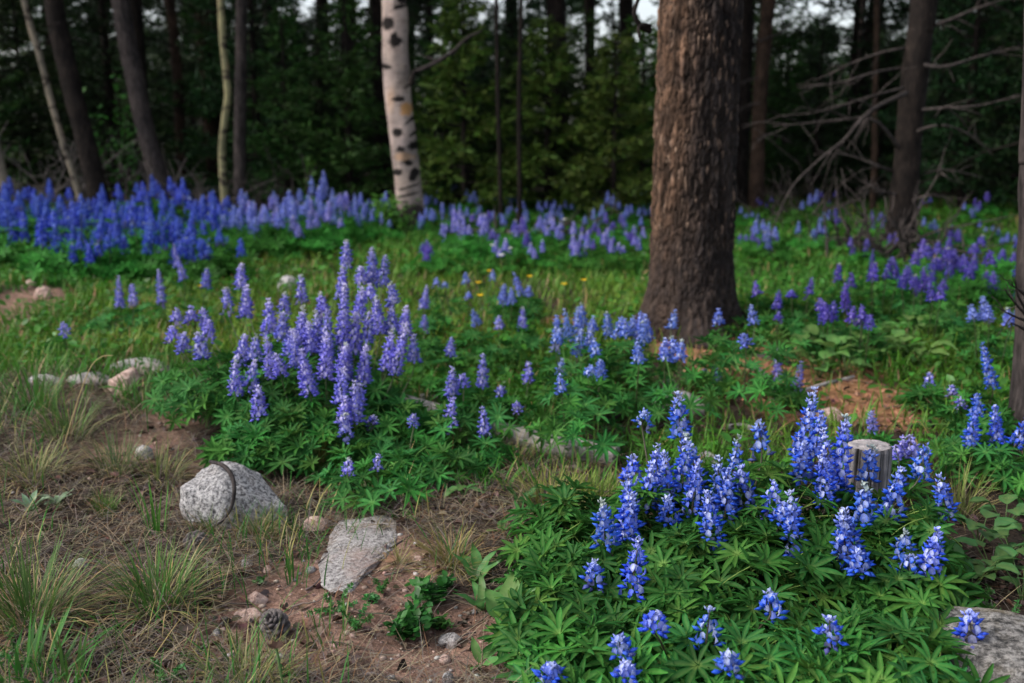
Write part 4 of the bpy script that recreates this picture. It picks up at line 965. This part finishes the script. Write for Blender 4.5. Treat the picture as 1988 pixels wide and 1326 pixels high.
# --- lupines in the bands: shared meshes
def band_proto(pal, seed, ns, tall_, size=.027):
    r = np.random.default_rng(seed); sp = []
    for k in range(ns):
        L_ = .08+.09*r.random(); fm = spike_florets(L_, size, pal, seed*10+k, wsp=size*.62, nper=6, tipwhite=.5, ped=.017)
        a = r.random()*6.28; q = .16*math.sqrt(r.random()); zb = tall_*(.62+.46*r.random())-L_*.6
        b = np.array([q*math.cos(a), q*math.sin(a), zb]); fm.v = [v + b for v in fm.v]
        tube(fm, np.array([[b[0]*.4, b[1]*.4, -zb+zb], [b[0]*.8, b[1]*.8, zb*.6], [b[0], b[1], zb+L_*.9]]), [.003, .003, .0015], 4, (.08, .12, .05), cap=False)
        sp.append(fm.mesh('flower_spike', M_petal))
    mb = MB(); n = 75
    x, y, q = in_poly_dome(n, (0, 0, .27, .27), r)
    tv, tf, tw_ = [], [], []
    for kk in range(n):
        z = tall_*.72*(1-.5*q[kk]**2)*(.3+.7*r.random()); M = np.array(leaf_matrix(x[kk], y[kk], max(z, .03), 0, 0, q[kk], r, 1.15))
        for j in range(7):
            a = -2.6+5.2*j/6; e = M[:3, :3]@np.array([math.cos(a), math.sin(a), .25]); s_ = M[:3, :3]@np.array([-math.sin(a), math.cos(a), 0]); c0 = M[:3, 3]
            mb.add([c0, c0+e*.03+s_*.008, c0+e*.055, c0+e*.03-s_*.008], [[0, 1, 2], [0, 2, 3]], np.array([.038, .165, .024])*(.6+.8*r.random()))
    return sp, mb.mesh('foliage', M_leaf)
BP = {p: [band_proto(p, 300+17*i+k, 4+k % 2, h_) for k in range(3)] for i, (p, h_) in enumerate([('deep', .40), ('soft', .40), ('purple', .36), ('violet', .38)])}
def put_band(x, y, pal, s, label, group):
    sp, fo = BP[pal][int(rng.integers(3))]
    t = thing('lupine', label, 'lupine', (x, y, hz(x, y)-.01), group); t.rotation_euler = (0, 0, rng.random()*6.28); t.scale = (s*1.15, s*1.15, s*(.8+.4*rng.random()))
    tag(link('foliage', fo, t), kind='stuff')
    for m in sp: link('flower_spike', m, t)
def scatter_band(n, pxr, yr, pal, s, label, group, dmin=.22, taken=[], keep=None):
    c = 0
    for _ in range(n*30):
        px_ = pxr[0] + (pxr[1]-pxr[0])*rng.random(); py_ = yr[0] + (yr[1]-yr[0])*rng.random()
        if keep and not keep(px_, py_): continue
        g = ground(px_, py_)
        if any((g[0]-a)**2+(g[1]-b)**2 < dmin*dmin for a, b in taken): continue
        taken.append((g[0], g[1])); put_band(g[0], g[1], pal if isinstance(pal, str) else pal[int(rng.integers(len(pal)))], s*(.8+.4*rng.random()), label, group); c += 1
        if c >= n: break
scatter_band(92, (-60, 440), (440, 560), 'deep', .90, 'deep blue lupine packed in the band before leaning trunks', 'deep blue lupines before the leaning trunks', .17, keep=lambda x, y: y < 535 + .14*min(x, 250) - (18 if x < 130 else 0) and y > 436)
scatter_band(34, (430, 650), (450, 510), ('soft', 'soft', 'violet'), .90, 'pale violet blue lupine in the band before straight grey trunk', 'pale lupines before the straight grey trunk', .24)
scatter_band(26, (620, 800), (425, 480), 'soft', .75, 'pale blue lupine in shade around the white aspen', 'pale lupines around the white aspen', .3, keep=lambda x, y: not 755 < x < 850)
scatter_band(38, (830, 1260), (405, 470), 'soft', .65, 'small soft blue lupine in shade around the fallen dark log', 'soft blue lupines around the fallen dark log', .3)
scatter_band(26, (850, 1255), (480, 540), ('violet', 'purple'), .65, 'low violet lupine in front of the fallen dark log', 'low violet lupines before the dark log', .3)
scatter_band(24, (1440, 1990), (420, 520), ('purple', 'soft'), .6, 'dim purple lupine in deep shade right of the pine', 'dim lupines in deep shade', .3)
scatter_band(12, (1780, 1995), (560, 620), 'purple', .8, 'dim purple lupine beside low dead twigs', 'dim lupines beside the dead twigs', .3)
print('bands done')

# ------------------------------------------------------------------ grass, herbs, litter
def blades(mb, root, h, w, az, lean, curl, c0, c1):
    """curved grass blades as one strip each"""
    n = len(root); s = np.array([0, .35, .7, 1.0]); d = np.stack([np.cos(az), np.sin(az), 0*az], -1); sd = np.stack([-np.sin(az), np.cos(az), 0*az], -1)
    th = lean[:, None] + curl[:, None]*s[None]                           # angle from vertical along the blade
    seg = np.diff(np.concatenate([[0], s]))[None]*h[:, None]
    hor = np.cumsum(np.sin(th)*seg, 1); ver = np.cumsum(np.cos(th)*seg, 1); hor[:, 0] = 0; ver[:, 0] = -.005
    mid = root[:, None] + hor[..., None]*d[:, None] + ver[..., None]*np.array([0, 0, 1.])
    ww = w[:, None]*np.array([.7, 1, .75, .0])[None]
    l = mid + ww[..., None]*sd[:, None]*.5; r = mid - ww[..., None]*sd[:, None]*.5
    v = np.stack([l[:, 0], r[:, 0], l[:, 1], r[:, 1], l[:, 2], r[:, 2], mid[:, 3]], 1)
    t = np.array([0, 0, .35, .35, .7, .7, 1])[None, :, None]; c = c0[:, None]*(1-t) + c1[:, None]*t
    f = np.array([[0, 1, 3], [0, 3, 2], [2, 3, 5], [2, 5, 4], [4, 5, 6]])
    mb.add(v.reshape(-1, 3), (f[None] + (np.arange(n)*7)[:, None, None]).reshape(-1, 3), c.reshape(-1, 3))
GREEN, GREEN2, STRAW, YG = (.036, .165, .018), (.035, .11, .030), (.30, .225, .12), (.12, .22, .028)
def view_points(n, y0, y1, margin=1.12, power=1.0):
    """ground points inside the view wedge, uniform per area (power<1: denser near)"""
    Y = np.sqrt(y0*y0 + (y1*y1-y0*y0)*rng.random(n)) if power == 1 else y0 + (y1-y0)*rng.random(n)**power
    X = (rng.random(n)*2-1)*.525*Y*margin
    return X, Y
def ztop(x, y): return np.stack([x, y, height(x, y)], -1)
# masks
def bare(x, y): return np.maximum(pm(P_clear, x, y, 43)*.93, np.maximum(pm(P_dirt, x, y, 40), np.maximum(pm(P_soil, x, y, 41)*.8, pm(P_litter, x, y, 42))))
LOGP = np.array([ground(*p)[:2] for p in [(770,795),(860,822),(950,852),(1070,878),(1198,902)]])
def nearlog(x, y):
    ly = np.interp(x, LOGP[:, 0], LOGP[:, 1]); return ((x > LOGP[0, 0]-.05) & (x < LOGP[-1, 0]+.03) & (y < ly+.06) & (y > ly-.50))*1.0
def lush(x, y):
    """green meadow: right of the dry left foreground and beyond the log"""
    edge = 2.9 + .9*smooth(.2, -1.6, x)
    return smooth(edge-.5, edge+.5, y + .6*fbm(np.stack([x*1.5, y*1.5, 0*x], -1), 3, 170))
mb = MB()
x, y = view_points(150000, 2.6, 15, power=1.5); m = (rng.random(len(x)) < lush(x, y)*(1-.93*bare(x, y))*(1-.9*nearlog(x, y))*(.35+.9*np.clip(.5+fbm(np.stack([x*1.3, y*1.3, 0*x], -1), 3, 180), 0, 1))); x, y = x[m], y[m]; n = len(x)
mid = ((y > 4.2) & (y < 8) & (x > -2.2) & (x < .8))
yel = np.clip(.25+.9*fbm(np.stack([x*.9, y*.9, 0*x], -1), 3, 190)+.45*mid, 0, 1)[:, None]
c0 = jit(GREEN, n)*(1-yel) + jit(YG, n)*yel; dry = rng.random(n) < .07; c0[dry] = jit(STRAW, dry.sum())
c1 = c0*np.array([1.25, 1.1, .9])
blades(mb, ztop(x, y), (.035+.085*rng.random(n))*(1+.25*rng.random(n)), .0026+.0010*y*(.6+.6*rng.random(n)), rng.random(n)*6.283, .1+.5*rng.random(n), .9*rng.random(n), c0, c1)
tag(link('meadow_grass', mb.mesh('meadow_grass', M_grass)), 'green grass filling the meadow between the flowers', 'grass', kind='stuff')
print('grass', n)
# low leafy herbs
mb = MB()
x, y = view_points(85000, 2.3, 12, power=1.4); nzv = np.clip(.45+1.2*fbm(np.stack([x*1.1+9, y*1.1, 0*x], -1), 3, 200), 0, 1)
m = rng.random(len(x)) < lush(x, y-.2)*(1-.95*bare(x, y))*nzv*(1-.8*nearlog(x, y)); x, y = x[m], y[m]; n = len(x)
OV_V = np.array([[0,0,0],[.3,.26,.05],[.65,.27,.04],[1,0,-.05],[.65,-.27,.04],[.3,-.26,.05],[.45,0,-.02]]); OV_F = np.array([[0,1,6],[1,2,6],[2,3,6],[3,4,6],[4,5,6],[5,0,6]])
az = rng.random(n)*6.28; el = -.2+.9*rng.random(n); out = np.stack([np.cos(az)*np.cos(el), np.sin(az)*np.cos(el), np.sin(el)], -1)
up = np.tile([0, 0, 1.], (n, 1)) + rng.normal(size=(n, 3))*.25
P = ztop(x, y); P[:, 2] += .01+.085*rng.random(n)**1.3
c = np.repeat((jit((.042, .18, .022), n, .2, .4))[:, None], 7, 1)
inst(mb, OV_V, OV_F, frames(out, up), P, (.018+.035*rng.random(n))*(.8+.06*y), c)
tag(link('ground_herbs', mb.mesh('ground_herbs', M_forb)), 'low broad leaved green herbs under the grass', 'herbs', kind='stuff')
# dry straw and needles on the dry ground
mb = MB()
n = 46000; x, y = view_points(n, 1.35, 4.8, power=1.25); m = rng.random(n) < (.12+.88*smooth(.9, -.3, x))*(1-.6*lush(x, y))*(1-.9*pm(P_dirt, x, y, 40)); x, y = x[m], y[m]; n = len(x)
k = rng.random(n)[:, None]; c0 = jit((.22, .175, .12), n, .08, .5)*(k < .45) + jit((.13, .11, .10), n, .08, .6)*((k >= .45) & (k < .9)) + jit((.17, .085, .05), n, .1, .4)*(k >= .9)
P = ztop(x, y); P[:, 2] += .006+.014*rng.random(n)
clump = fbm(np.stack([x*4, y*4, 0*x], -1), 2, 210)
blades(mb, P, .05+.11*rng.random(n), .0009+.0009*rng.random(n), rng.random(n)*6.283, 1.15+.4*rng.random(n), .5*rng.random(n)-.05, c0, c0*1.1)
tag(link('straw_litter', mb.mesh('straw_litter', M_dry)), 'flattened straw and pine needles over the dry ground', 'litter', kind='stuff')
# sparse green shoots on the dry ground, straw-coloured stalks
mb = MB()
n = 30000; x, y = view_points(n, 1.35, 5.5, power=1.2); den = np.clip(.2+.35*smooth(-.5, -1.3, x)*smooth(2.2, 3.2, y)+1.5*fbm(np.stack([x*2.3+4, y*2.3, 0*x], -1), 3, 220), 0, 1)
m = rng.random(n) < den*(1-.9*bare(x, y))*smooth(.5, -.1, x-.25*(y-2))*(1-.4*lush(x, y)); x, y = x[m], y[m]; n = len(x)
c0 = jit((.045, .15, .022), n, .15, .3); d = rng.random(n) < .25; c0[d] = jit((.25, .22, .10), d.sum())
blades(mb, ztop(x, y), .04+.10*rng.random(n), .0016+.002*rng.random(n), rng.random(n)*6.283, .1+.5*rng.random(n), .8*rng.random(n), c0, c0*np.array([1.3, 1.15, .9]))
tag(link('sparse_grass', mb.mesh('sparse_grass', M_grass)), 'sparse green shoots and stalks on the dry ground', 'grass', kind='stuff')
# orange needle litter and bark bits
mb = MB()
n = 15000; x, y = view_points(n, 3.0, 6.5, power=1.1); m = rng.random(n) < pm(P_litter, x, y, 42); x, y = x[m], y[m]; n = len(x)
c0 = jit((.42, .23, .13), n, .12, .45); P = ztop(x, y); P[:, 2] += .004+.006*rng.random(n)
blades(mb, P, .02+.05*rng.random(n), .003+.006*rng.random(n), rng.random(n)*6.283, 1.3+.3*rng.random(n), .3*rng.random(n), c0, c0)
tag(link('needle_litter', mb.mesh('needle_litter', M_dry)), 'orange fallen needles and bark flakes near the massive pine', 'litter', kind='stuff')
# dead leaves
mb = MB()
n = 9000; x, y = view_points(n, 1.35, 4.4, power=1.2); m = rng.random(n) < (.35+.65*pm(P_soil, x, y, 41))*(1-.6*pm(P_dirt, x, y, 40)); x, y = x[m], y[m]; n = len(x)
az = rng.random(n)*6.28; out = np.stack([np.cos(az), np.sin(az), .3*rng.normal(size=n)], -1); up = np.tile([0, 0, 1.], (n, 1))+rng.normal(size=(n, 3))*.5
v = OV_V.copy(); v[:, 2] *= 4
P = ztop(x, y); P[:, 2] += .004+.008*rng.random(n)
inst(mb, v, OV_F, frames(out, up), P, .010+.026*rng.random(n), np.repeat(jit((.10, .065, .055), n, .2, .7)[:, None], 7, 1))
tag(link('dead_leaves', mb.mesh('dead_leaves', M_dry)), 'small curled brown dead leaves scattered on soil', 'litter', kind='stuff')
# twigs
mb = MB()
for q in range(420):
    yq = 1.4 + 2.9*rng.random()**1.2; xq = (rng.random()*2-1)*.56*yq
    if rng.random() < .6*float(lush(np.array([xq]), np.array([yq]))[0]): continue
    aq = rng.random()*6.283; lq = .04+.12*rng.random(); sq = np.linspace(0, 1, 5)
    pq = np.stack([xq+math.cos(aq)*lq*sq, yq+math.sin(aq)*lq*sq, 0*sq], -1); pq[:, :2] += rng.normal(size=(5, 2))*.004; pq[:, 2] = [hz(a_, b_)+.004+.006*rng.random() for a_, b_ in pq[:, :2]]
    tube(mb, pq, np.linspace(.0022, .0009, 5)*(.6+.8*rng.random()), 4, jit((.14, .115, .10), 1, .1, .5)[0])
tag(link('twigs', mb.mesh('twigs', M_dry)), 'thin broken twigs strewn over the dry ground', 'twigs', kind='stuff')
# gravel
mb = MB(); tv, tf = ICO[1]
n = 11000; x, y = view_points(n, 1.35, 7.5, power=1.5); m = rng.random(n) < .06+.94*pm(P_dirt, x, y, 40); x, y = x[m], y[m]; n = len(x)
Mx = np.array([Matrix.Rotation(a, 3, 'Z') @ Matrix.Diagonal((1, .75, .55)) for a in rng.random(n)*6.28])
S = .0025+.009*rng.random(n)**3; k = rng.random(n)[:, None]
c = jit((.30, .21, .17), n, .08, .5)*(k < .75) + jit((.28, .27, .265), n, .04, .5)*(k >= .75)
tvv = tv*(1+.25*vn(tv*2.3, 230))[:, None]
inst(mb, tvv, tf, Mx, ztop(x, y)+[0, 0, .001], S, np.repeat(c[:, None], len(tv), 1))
M_gravel, gn, gb, gl = newmat('gravel'); gl(mixc(gn, colattr(gn), ramp(gn, noise(gn, 160, 4), [(.3, (.6,)*3), (.7, (1.25,)*3)]), 1.0), gb.inputs['Base Color'])
tag(link('gravel', mb.mesh('gravel', M_gravel)), 'loose pink and grey gravel on the bare dirt', 'gravel', kind='stuff')

# grass tufts told apart
def tuft(px_, py_, lab, n, h, spread, col, wd=.002, dry=.3, lean=.5, curl=.9, group=None):
    g = ground(px_, py_); a = rng.random(n)*6.283; q = np.sqrt(rng.random(n))*spread
    Pp = np.stack([np.cos(a)*q, np.sin(a)*q, 0*q], -1); Pp[:, 2] = height(g[0]+Pp[:, 0], g[1]+Pp[:, 1]) - g[2]
    az = a + rng.normal(size=n)*.5; c0 = jit(col, n, .12, .3); dd = rng.random(n) < dry; c0[dd] = jit((.29, .25, .14), dd.sum())
    mb = MB(); blades(mb, Pp, h*(.5+.6*rng.random(n)), wd*(.6+.8*rng.random(n)), az, lean*(q/spread)*(.4+.9*rng.random(n)) + dd*.35*rng.random(n), curl*rng.random(n) + dd*.5, c0, c0*np.array([1.35, 1.2, .95]))
    return tag(link('grass_tuft', mb.mesh('grass_tuft', M_grass), loc=g), lab, 'grass tuft', group)
tuft(878, 1098, 'yellow green dry fountain tuft on soil beside the flat granite', 260, .12, .028, (.17, .19, .05), .0016, .55, 1.0, 1.1)
tuft(775, 1098, 'small straw tuft touching the flat granite', 90, .07, .015, (.2, .19, .07), .0014, .7, 1.1, 1.0)
tuft(60, 1215, 'big dark green tuft with straw skirt at the dry left', 420, .20, .06, (.05, .13, .03), .0024, .4, .9, .9)
tuft(310, 1180, 'broad green tuft with bent straw in the dry ground', 340, .17, .055, (.06, .15, .035), .0022, .35, .9, .9)
tuft(205, 1000, 'small bright green moss like tuft in dry grass', 160, .075, .02, (.06, .15, .03), .0016, .15, .6, .5)
tuft(500, 1040, 'straw and green tuft at the foot of the large granite', 220, .09, .045, (.13, .17, .05), .0018, .5, 1.0, 1.0)
tuft(405, 1032, 'thin green tuft at the left foot of the granite', 70, .09, .02, (.09, .17, .04), .0018, .4, .7, .7)
tuft(620, 905, 'yellow green wiry tuft under the violet clump', 200, .17, .05, (.16, .20, .05), .0022, .3, .6, .5)
tuft(1070, 985, 'rusty yellow green tuft left of the blue clump', 260, .13, .08, (.17, .20, .05), .0022, .35, .8, .7)
tuft(1150, 965, 'bright lime grass tuft in front of the grey log', 200, .09, .07, (.13, .24, .045), .0026, .1, .6, .6)
tuft(1010, 905, 'thin lime tuft standing against the grey log', 22, .13, .03, (.16, .21, .05), .002, .4, .6, .6)
tuft(45, 1326, 'wide bladed blurred green tuft at the dry corner', 50, .13, .07, (.04, .13, .025), .006, .0, .9, .7)
tuft(130, 1340, 'second wide bladed green tuft at the dry corner', 30, .11, .05, (.04, .13, .025), .005, .0, .7, .6)
tuft(470, 1330, 'pale olive tuft with seed stalks at the dry edge', 200, .11, .06, (.13, .17, .06), .0018, .45, .9, .8)
tuft(70, 800, 'tall loose green tuft beside the thin pale slab', 120, .22, .06, (.06, .16, .035), .003, .1, .6, .7)
tuft(130, 850, 'loose green tuft below the whitish slab', 110, .18, .06, (.07, .16, .04), .0028, .2, .6, .8)
tuft(860//2+0, 790, 'green tuft between peach stone and violet clump', 120, .16, .07, (.06, .17, .035), .003, .1, .6, .8)
tuft(280, 800, 'green tuft under the peach stone', 100, .15, .06, (.07, .17, .04), .0026, .2, .7, .8)
tuft(1860, 1000, 'yellow tipped grass tuft on shaded soil right of blue clump', 120, .15, .05, (.14, .18, .05), .0022, .35, .6, .6)
tuft(60, 930, 'olive dry tuft at the far side of the dry grass', 240, .13, .07, (.12, .15, .05), .002, .5, 1.0, .9)
tuft(230, 915, 'grey green fine tuft in dry grass', 200, .14, .05, (.09, .14, .06), .0018, .3, .8, .7)
tuft(310, 930, 'sparse olive tuft left of the large granite', 120, .12, .06, (.12, .16, .05), .002, .4, .8, .8)
tuft(640, 1240, 'few green shoots on pink dirt', 22, .09, .05, (.06, .16, .035), .003, .1, .5, .4)
tuft(570, 1125, 'few upright green shoots beside the flat granite', 20, .10, .03, (.06, .17, .035), .003, .1, .4, .3)
tuft(305, 1040, 'thin upright green blades near the dark pine cone', 22, .16, .02, (.05, .19, .03), .0035, .0, .3, .2)
tuft(1295, 1130, 'thick pale green stalks inside the blue clump', 12, .16, .02, (.15, .32, .06), .007, .0, .2, .2)
# arching seed stalk
g0 = ground(120, 880)
mb = MB(); yq = g0[1]; tube(mb, curve(np.array([g0, at_y(150, 780, yq), at_y(175, 715, yq), at_y(197, 693, yq), at_y(220, 690, yq)])-g0, 24), np.linspace(.0018, .0012, 24), 5, (.40, .34, .16))
tag(link('grass_stalk', mb.mesh('grass_stalk', M_dry), loc=g0), 'single arching straw stalk over the whitish slab', 'grass stalk')

# ------------------------------------------------------------------ broad leaved plants
def ovate(L_, W_, seed, col, heart=0.):
    r = np.random.default_rng(seed); n = 7; s = np.linspace(0, 1, n); w = W_*np.sin(math.pi*np.clip(s, 0, 1)**(.75-.25*heart))**.85; w[0] = W_*.05+heart*W_*.5; w[-1] = 0
    z = L_*(.05*s-.22*s*s); mid = np.stack([s*L_, .04*L_*np.sin(s*3+seed), z], -1)
    lx = -heart*.18*L_*np.exp(-s*9)
    l = mid + np.stack([lx, w, .30*w+.03*L_*np.sin(s*11+seed)], -1); rr = mid + np.stack([lx, -w, .30*w+.03*L_*np.sin(s*12)], -1)
    v = np.concatenate([mid, l, rr]); f = []
    for i in range(n-1): f += [[i, i+1, n+i+1], [i, n+i+1, n+i], [i, 2*n+i+1, i+1], [i, 2*n+i, 2*n+i+1]]
    c = np.tile(np.array(col), (3*n, 1)); c[:n] = c[:n]*.5+np.array([.18, .28, .09])*.5
    mb = MB(); mb.add(v, f, c); return mb.mesh('leaf', M_forb, True)
def broad(px_, py_, lab, n, L_, W_, col, el=(.2, 1.0), stem=0., heart=0., name='broadleaf_plant', seed=0, azs=None):
    r = np.random.default_rng(seed+px_); g = ground(px_, py_); root = thing(name, lab, 'plant', g)
    me = [ovate(L_*(.8+.4*r.random()), W_*(.85+.3*r.random()), seed+k, np.array(col)*(.8+.4*r.random()), heart) for k in range(min(n, 5))]
    st = MB()
    for k in range(n):
        a = (azs[k] if azs else 2.4*k+r.normal()*.3); e = el[0]+(el[1]-el[0])*r.random(); h_ = stem*(.3+.7*r.random())
        base = np.array([math.cos(a)*h_*.6, math.sin(a)*h_*.6, h_])
        tube(st, np.array([[0, 0, -.005], base*.5+[0, 0, .1*h_], base]) if h_ > 0 else np.array([[0, 0, -.008], [0, 0, 0], [0, 0, .004]]), [.0018, .0015, .0012], 4, (.10, .17, .05), cap=False)
        d = Vector((math.cos(a)*math.cos(e), math.sin(a)*math.cos(e), math.sin(e))); nn = Vector((-math.cos(a)*math.sin(e), -math.sin(a)*math.sin(e), math.cos(e)))
        M = Matrix.Translation(base) @ Matrix((d, nn.cross(d), nn)).transposed().to_4x4() @ Matrix.Rotation(r.normal()*.25, 4, 'X')
        link('leaf', me[k % len(me)], root, mat4=M)
    link('stem', st.mesh('stem', M_forb, True), root)
    return root
broad(985, 1235, 'plant with one big arrow shaped pale green leaf beside the speckled stone', 4, .085, .026, (.10, .25, .06), (.5, 1.2), .05, .6, seed=1)
broad(935, 1185, 'lance leaved rosette lying on dark soil', 7, .085, .011, (.06, .19, .05), (.1, .9), .0, 0, seed=2)
broad(925, 1130, 'upright lance leaved plant behind the rosette', 7, .085, .013, (.055, .20, .045), (.5, 1.2), .0, 0, seed=3)
broad(930, 1300, 'three leaved green sprout on the pink dirt', 4, .055, .010, (.07, .22, .05), (.5, 1.1), .02, 0, seed=4)
broad(900, 965, 'heart leaved plant hanging below the small lupine', 5, .045, .013, (.06, .20, .05), (-.3, .3), .05, .3, seed=5)
broad(1010, 985, 'dark upright lance leaves on shaded soil', 6, .075, .014, (.035, .13, .04), (.6, 1.3), .0, 0, seed=6)
broad(975, 1040, 'small four leaved green plant left of the blue clump', 5, .05, .012, (.09, .22, .05), (.1, .7), .02, 0, seed=7)
broad(1060, 1265, 'bluish round leaved low plant under the blue clump', 12, .042, .016, (.05, .16, .07), (.0, .6), .07, 0, seed=8)
broad(250, 770, 'upright green leaves rising over the peach stone', 6, .085, .014, (.08, .25, .05), (.4, 1.2), .03, 0, seed=9)
for k, (a, b) in enumerate([(1885,1150),(1925,1120),(1965,1090),(1985,1165),(1900,1060),(1950,1030)]):
    broad(a, b, ['round leaved shaded plant next to the lichen boulder','round leaved plant on dark soil behind the boulder plant','pale round leaved plant on dark shaded soil','round leaved plant at the foot of the lichen boulder','small broad leaved plant beside yellow tipped grass','broad leaved plant far up the shaded soil'][k], 8, .055, .020, (.05, .15, .045), (-.1, .6), .08, .2, seed=20+k)
for k, (a, b) in enumerate([(1590,735),(1640,730),(1690,715),(1735,705),(1760,680),(1700,680),(1780,720),(1550,700),(1620,700)]):
    broad(a, b, 'yellow green round leaved herb below the purple lupines', 12, .07, .028, (.09, .22, .05), (-.1, .6), .13, .3, seed=40+k)['group'] = 'round leaved herbs below the purple lupines'
# small shrublets with glossy leaves
def shrublet(px_, py_, lab, w_, h_, n, col, ls=.016, name='shrublet', cat='shrub'):
    g = ground(px_, py_); k = g[1]/FPX; W, H = w_*k/2, h_*k; root = thing(name, lab, cat, g)
    st = MB(); lf = MB(); ns = max(5, n//40); tips = []
    for q in range(ns):
        a = rng.random()*6.283; rr = W*math.sqrt(rng.random()); tp = np.array([math.cos(a)*rr, math.sin(a)*rr, H*(.45+.55*rng.random())])
        c_ = curve(np.array([[0, 0, -.01], tp*[.5, .5, .55], tp]), 6); tube(st, c_, np.linspace(.003, .001, 6)*max(1, H/.2), 4, (.12, .09, .06), cap=False); tips.append(c_)
    t = np.array([tips[i % ns][rng.integers(2, 6)] for i in range(n)]) + rng.normal(size=(n, 3))*np.array([W, W, H])*.13
    t[:, 2] = np.maximum(t[:, 2], .008)
    out = rng.normal(size=(n, 3)); out[:, 2] = abs(out[:, 2])*.5+.1; up = np.tile([0, 0, 1.], (n, 1))+rng.normal(size=(n, 3))*.4
    inst(lf, OV_V, OV_F, frames(out, up), t, ls*(.6+.8*rng.random(n)), np.repeat(jit(col, n, .15, .35)[:, None], 7, 1))
    link('stem', st.mesh('stem', M_barkdark), root); tag(link('foliage', lf.mesh('foliage', M_forb), root), kind='stuff'); return root
shrublet(840, 1170, 'dark glossy low shrublet beside the lance leaved plant', 110, 50, 260, (.035, .15, .03), .020)
shrublet(790, 1235, 'dark glossy low shrublet on the pink dirt', 100, 70, 240, (.035, .15, .03), .022)
shrublet(850, 1222, 'tiny glossy shrublet between two dark ones', 70, 25, 80, (.04, .15, .03), .017)
shrublet(1085, 1330, 'small leaved shrublet at the edge of the blue clump', 120, 60, 200, (.04, .16, .035), .018)
shrublet(718, 1172, 'tiny green seedling beside the flat granite', 30, 14, 30, (.05, .18, .04), .016)
shrublet(795, 1005, 'small pale moss cushion on dark soil', 40, 14, 160, (.16, .28, .09), .007)
shrublet(505, 1135, 'flat green seedling by the pink stones', 26, 10, 24, (.05, .17, .04), .014)
shrublet(765, 462, 'bright green leafy shrub beside the white aspen foot', 105, 75, 420, (.10, .24, .04), .06)
shrublet(600, 425, 'bright sapling shrub in front of dead brush', 60, 110, 150, (.07, .20, .035), .06)
shrublet(235, 420, 'bright green shrub between the leaning trunks', 110, 230, 420, (.06, .17, .03), .08)
shrublet(1700, 590, 'pale green leafy shrub behind the purple spires', 50, 50, 120, (.10, .20, .04), .04)
# feathery yarrow-like fronds
def frond(px_, py_, lab, n, L_, grp=None):
    g = ground(px_, py_); root = thing('feathery_plant', lab, 'plant', g, grp)
    for q in range(n):
        mb = MB(); a = 2.4*q+rng.normal()*.4; e = .5+.7*rng.random(); l = L_*(.6+.5*rng.random()); s = np.linspace(0, 1, 16)
        c_ = np.stack([math.cos(a)*math.cos(e)*l*s, math.sin(a)*math.cos(e)*l*s, math.sin(e)*l*s-.25*l*s*s], -1); tube(mb, c_, np.linspace(.0012, .0006, 16), 3, (.10, .22, .06), cap=False)
        b = np.repeat(c_[2:], 4, 0); m_ = len(b); kites(mb, b, rng.normal(size=(m_, 3))+[0, 0, .4], np.full(m_, .010), np.full(m_, .004), jit((.06, .19, .045), m_))
        link('leaf', mb.mesh('leaf', M_forb), root)
for a, b, n, l, lab in [(690,1225,5,.10,'feathery leaved plant on pink dirt'),(650,1190,4,.08,'small feathery plant near the flat granite'),(325,1330,3,.07,'low feathery sprig at the dry edge'),(1960,1230,4,.09,'feathery fern like plant on soil by the lichen boulder'),(740,1150,3,.06,'tiny feathery sprig below the flat granite'),(30,1290,4,.12,'feathery leaved plant at the dark green tuft'),(1905,1180,4,.08,'feathery sprig between round leaves and the boulder')]:
    frond(a, b, lab, n, l)
# silvery leaved plants
for a, b, lab in [(110,985,'silvery palmate leaved plant in the dry grass'),(62,995,'second silvery leaved plant beside the first')]:
    broad(a, b, lab, 7, .045, .008, (.16, .24, .16), (.2, 1.0), .02, 0, seed=a)
# yellow and white flowers
def flower(px_, py_, lab, col, s, grp):
    d = ray(px_, py_); Y = (CAM_H-.2)/-d[2]*d[1]; p = at_y(px_, py_, Y); zg = hz(p[0], Y); root = thing('wild_flower', lab, 'flower', (p[0], Y, zg), grp)
    mb = MB(); tube(mb, np.array([[0, 0, -.01], [.01, 0, (p[2]-zg)*.6], [0, 0, p[2]-zg]]), .0018, 4, (.08, .16, .04)); link('stem', mb.mesh('stem', M_forb), root)
    for q in range(6):
        mb = MB(); a = q*math.pi/3; dd = np.array([math.cos(a), math.sin(a), .45]); t = np.array([-math.sin(a), math.cos(a), 0]); c0 = np.array([0, 0, p[2]-zg])
        mb.add([c0, c0+dd*s*.6+t*s*.35, c0+dd*s, c0+dd*s*.6-t*s*.35], [[0, 1, 2], [0, 2, 3]], col); link('petal', mb.mesh('petal', M_petal), root)
for a, b in [(1133,545),(1095,553),(950,527),(928,550),(932,575),(1028,538),(390,557)]: flower(a, b, 'small yellow flower in the meadow grass', (.85, .55, .02), .022, 'yellow meadow flowers')
for a, b in [(957,478),(988,484),(972,497),(1095,427)]: flower(a, b, 'white flower by the fallen dark log', (.85, .85, .85), .03, 'white flowers by the dark log')
flower(536, 1258, 'dry brown seed head above the grey open cone', (.07, .04, .028), .015, None)
print('all done')
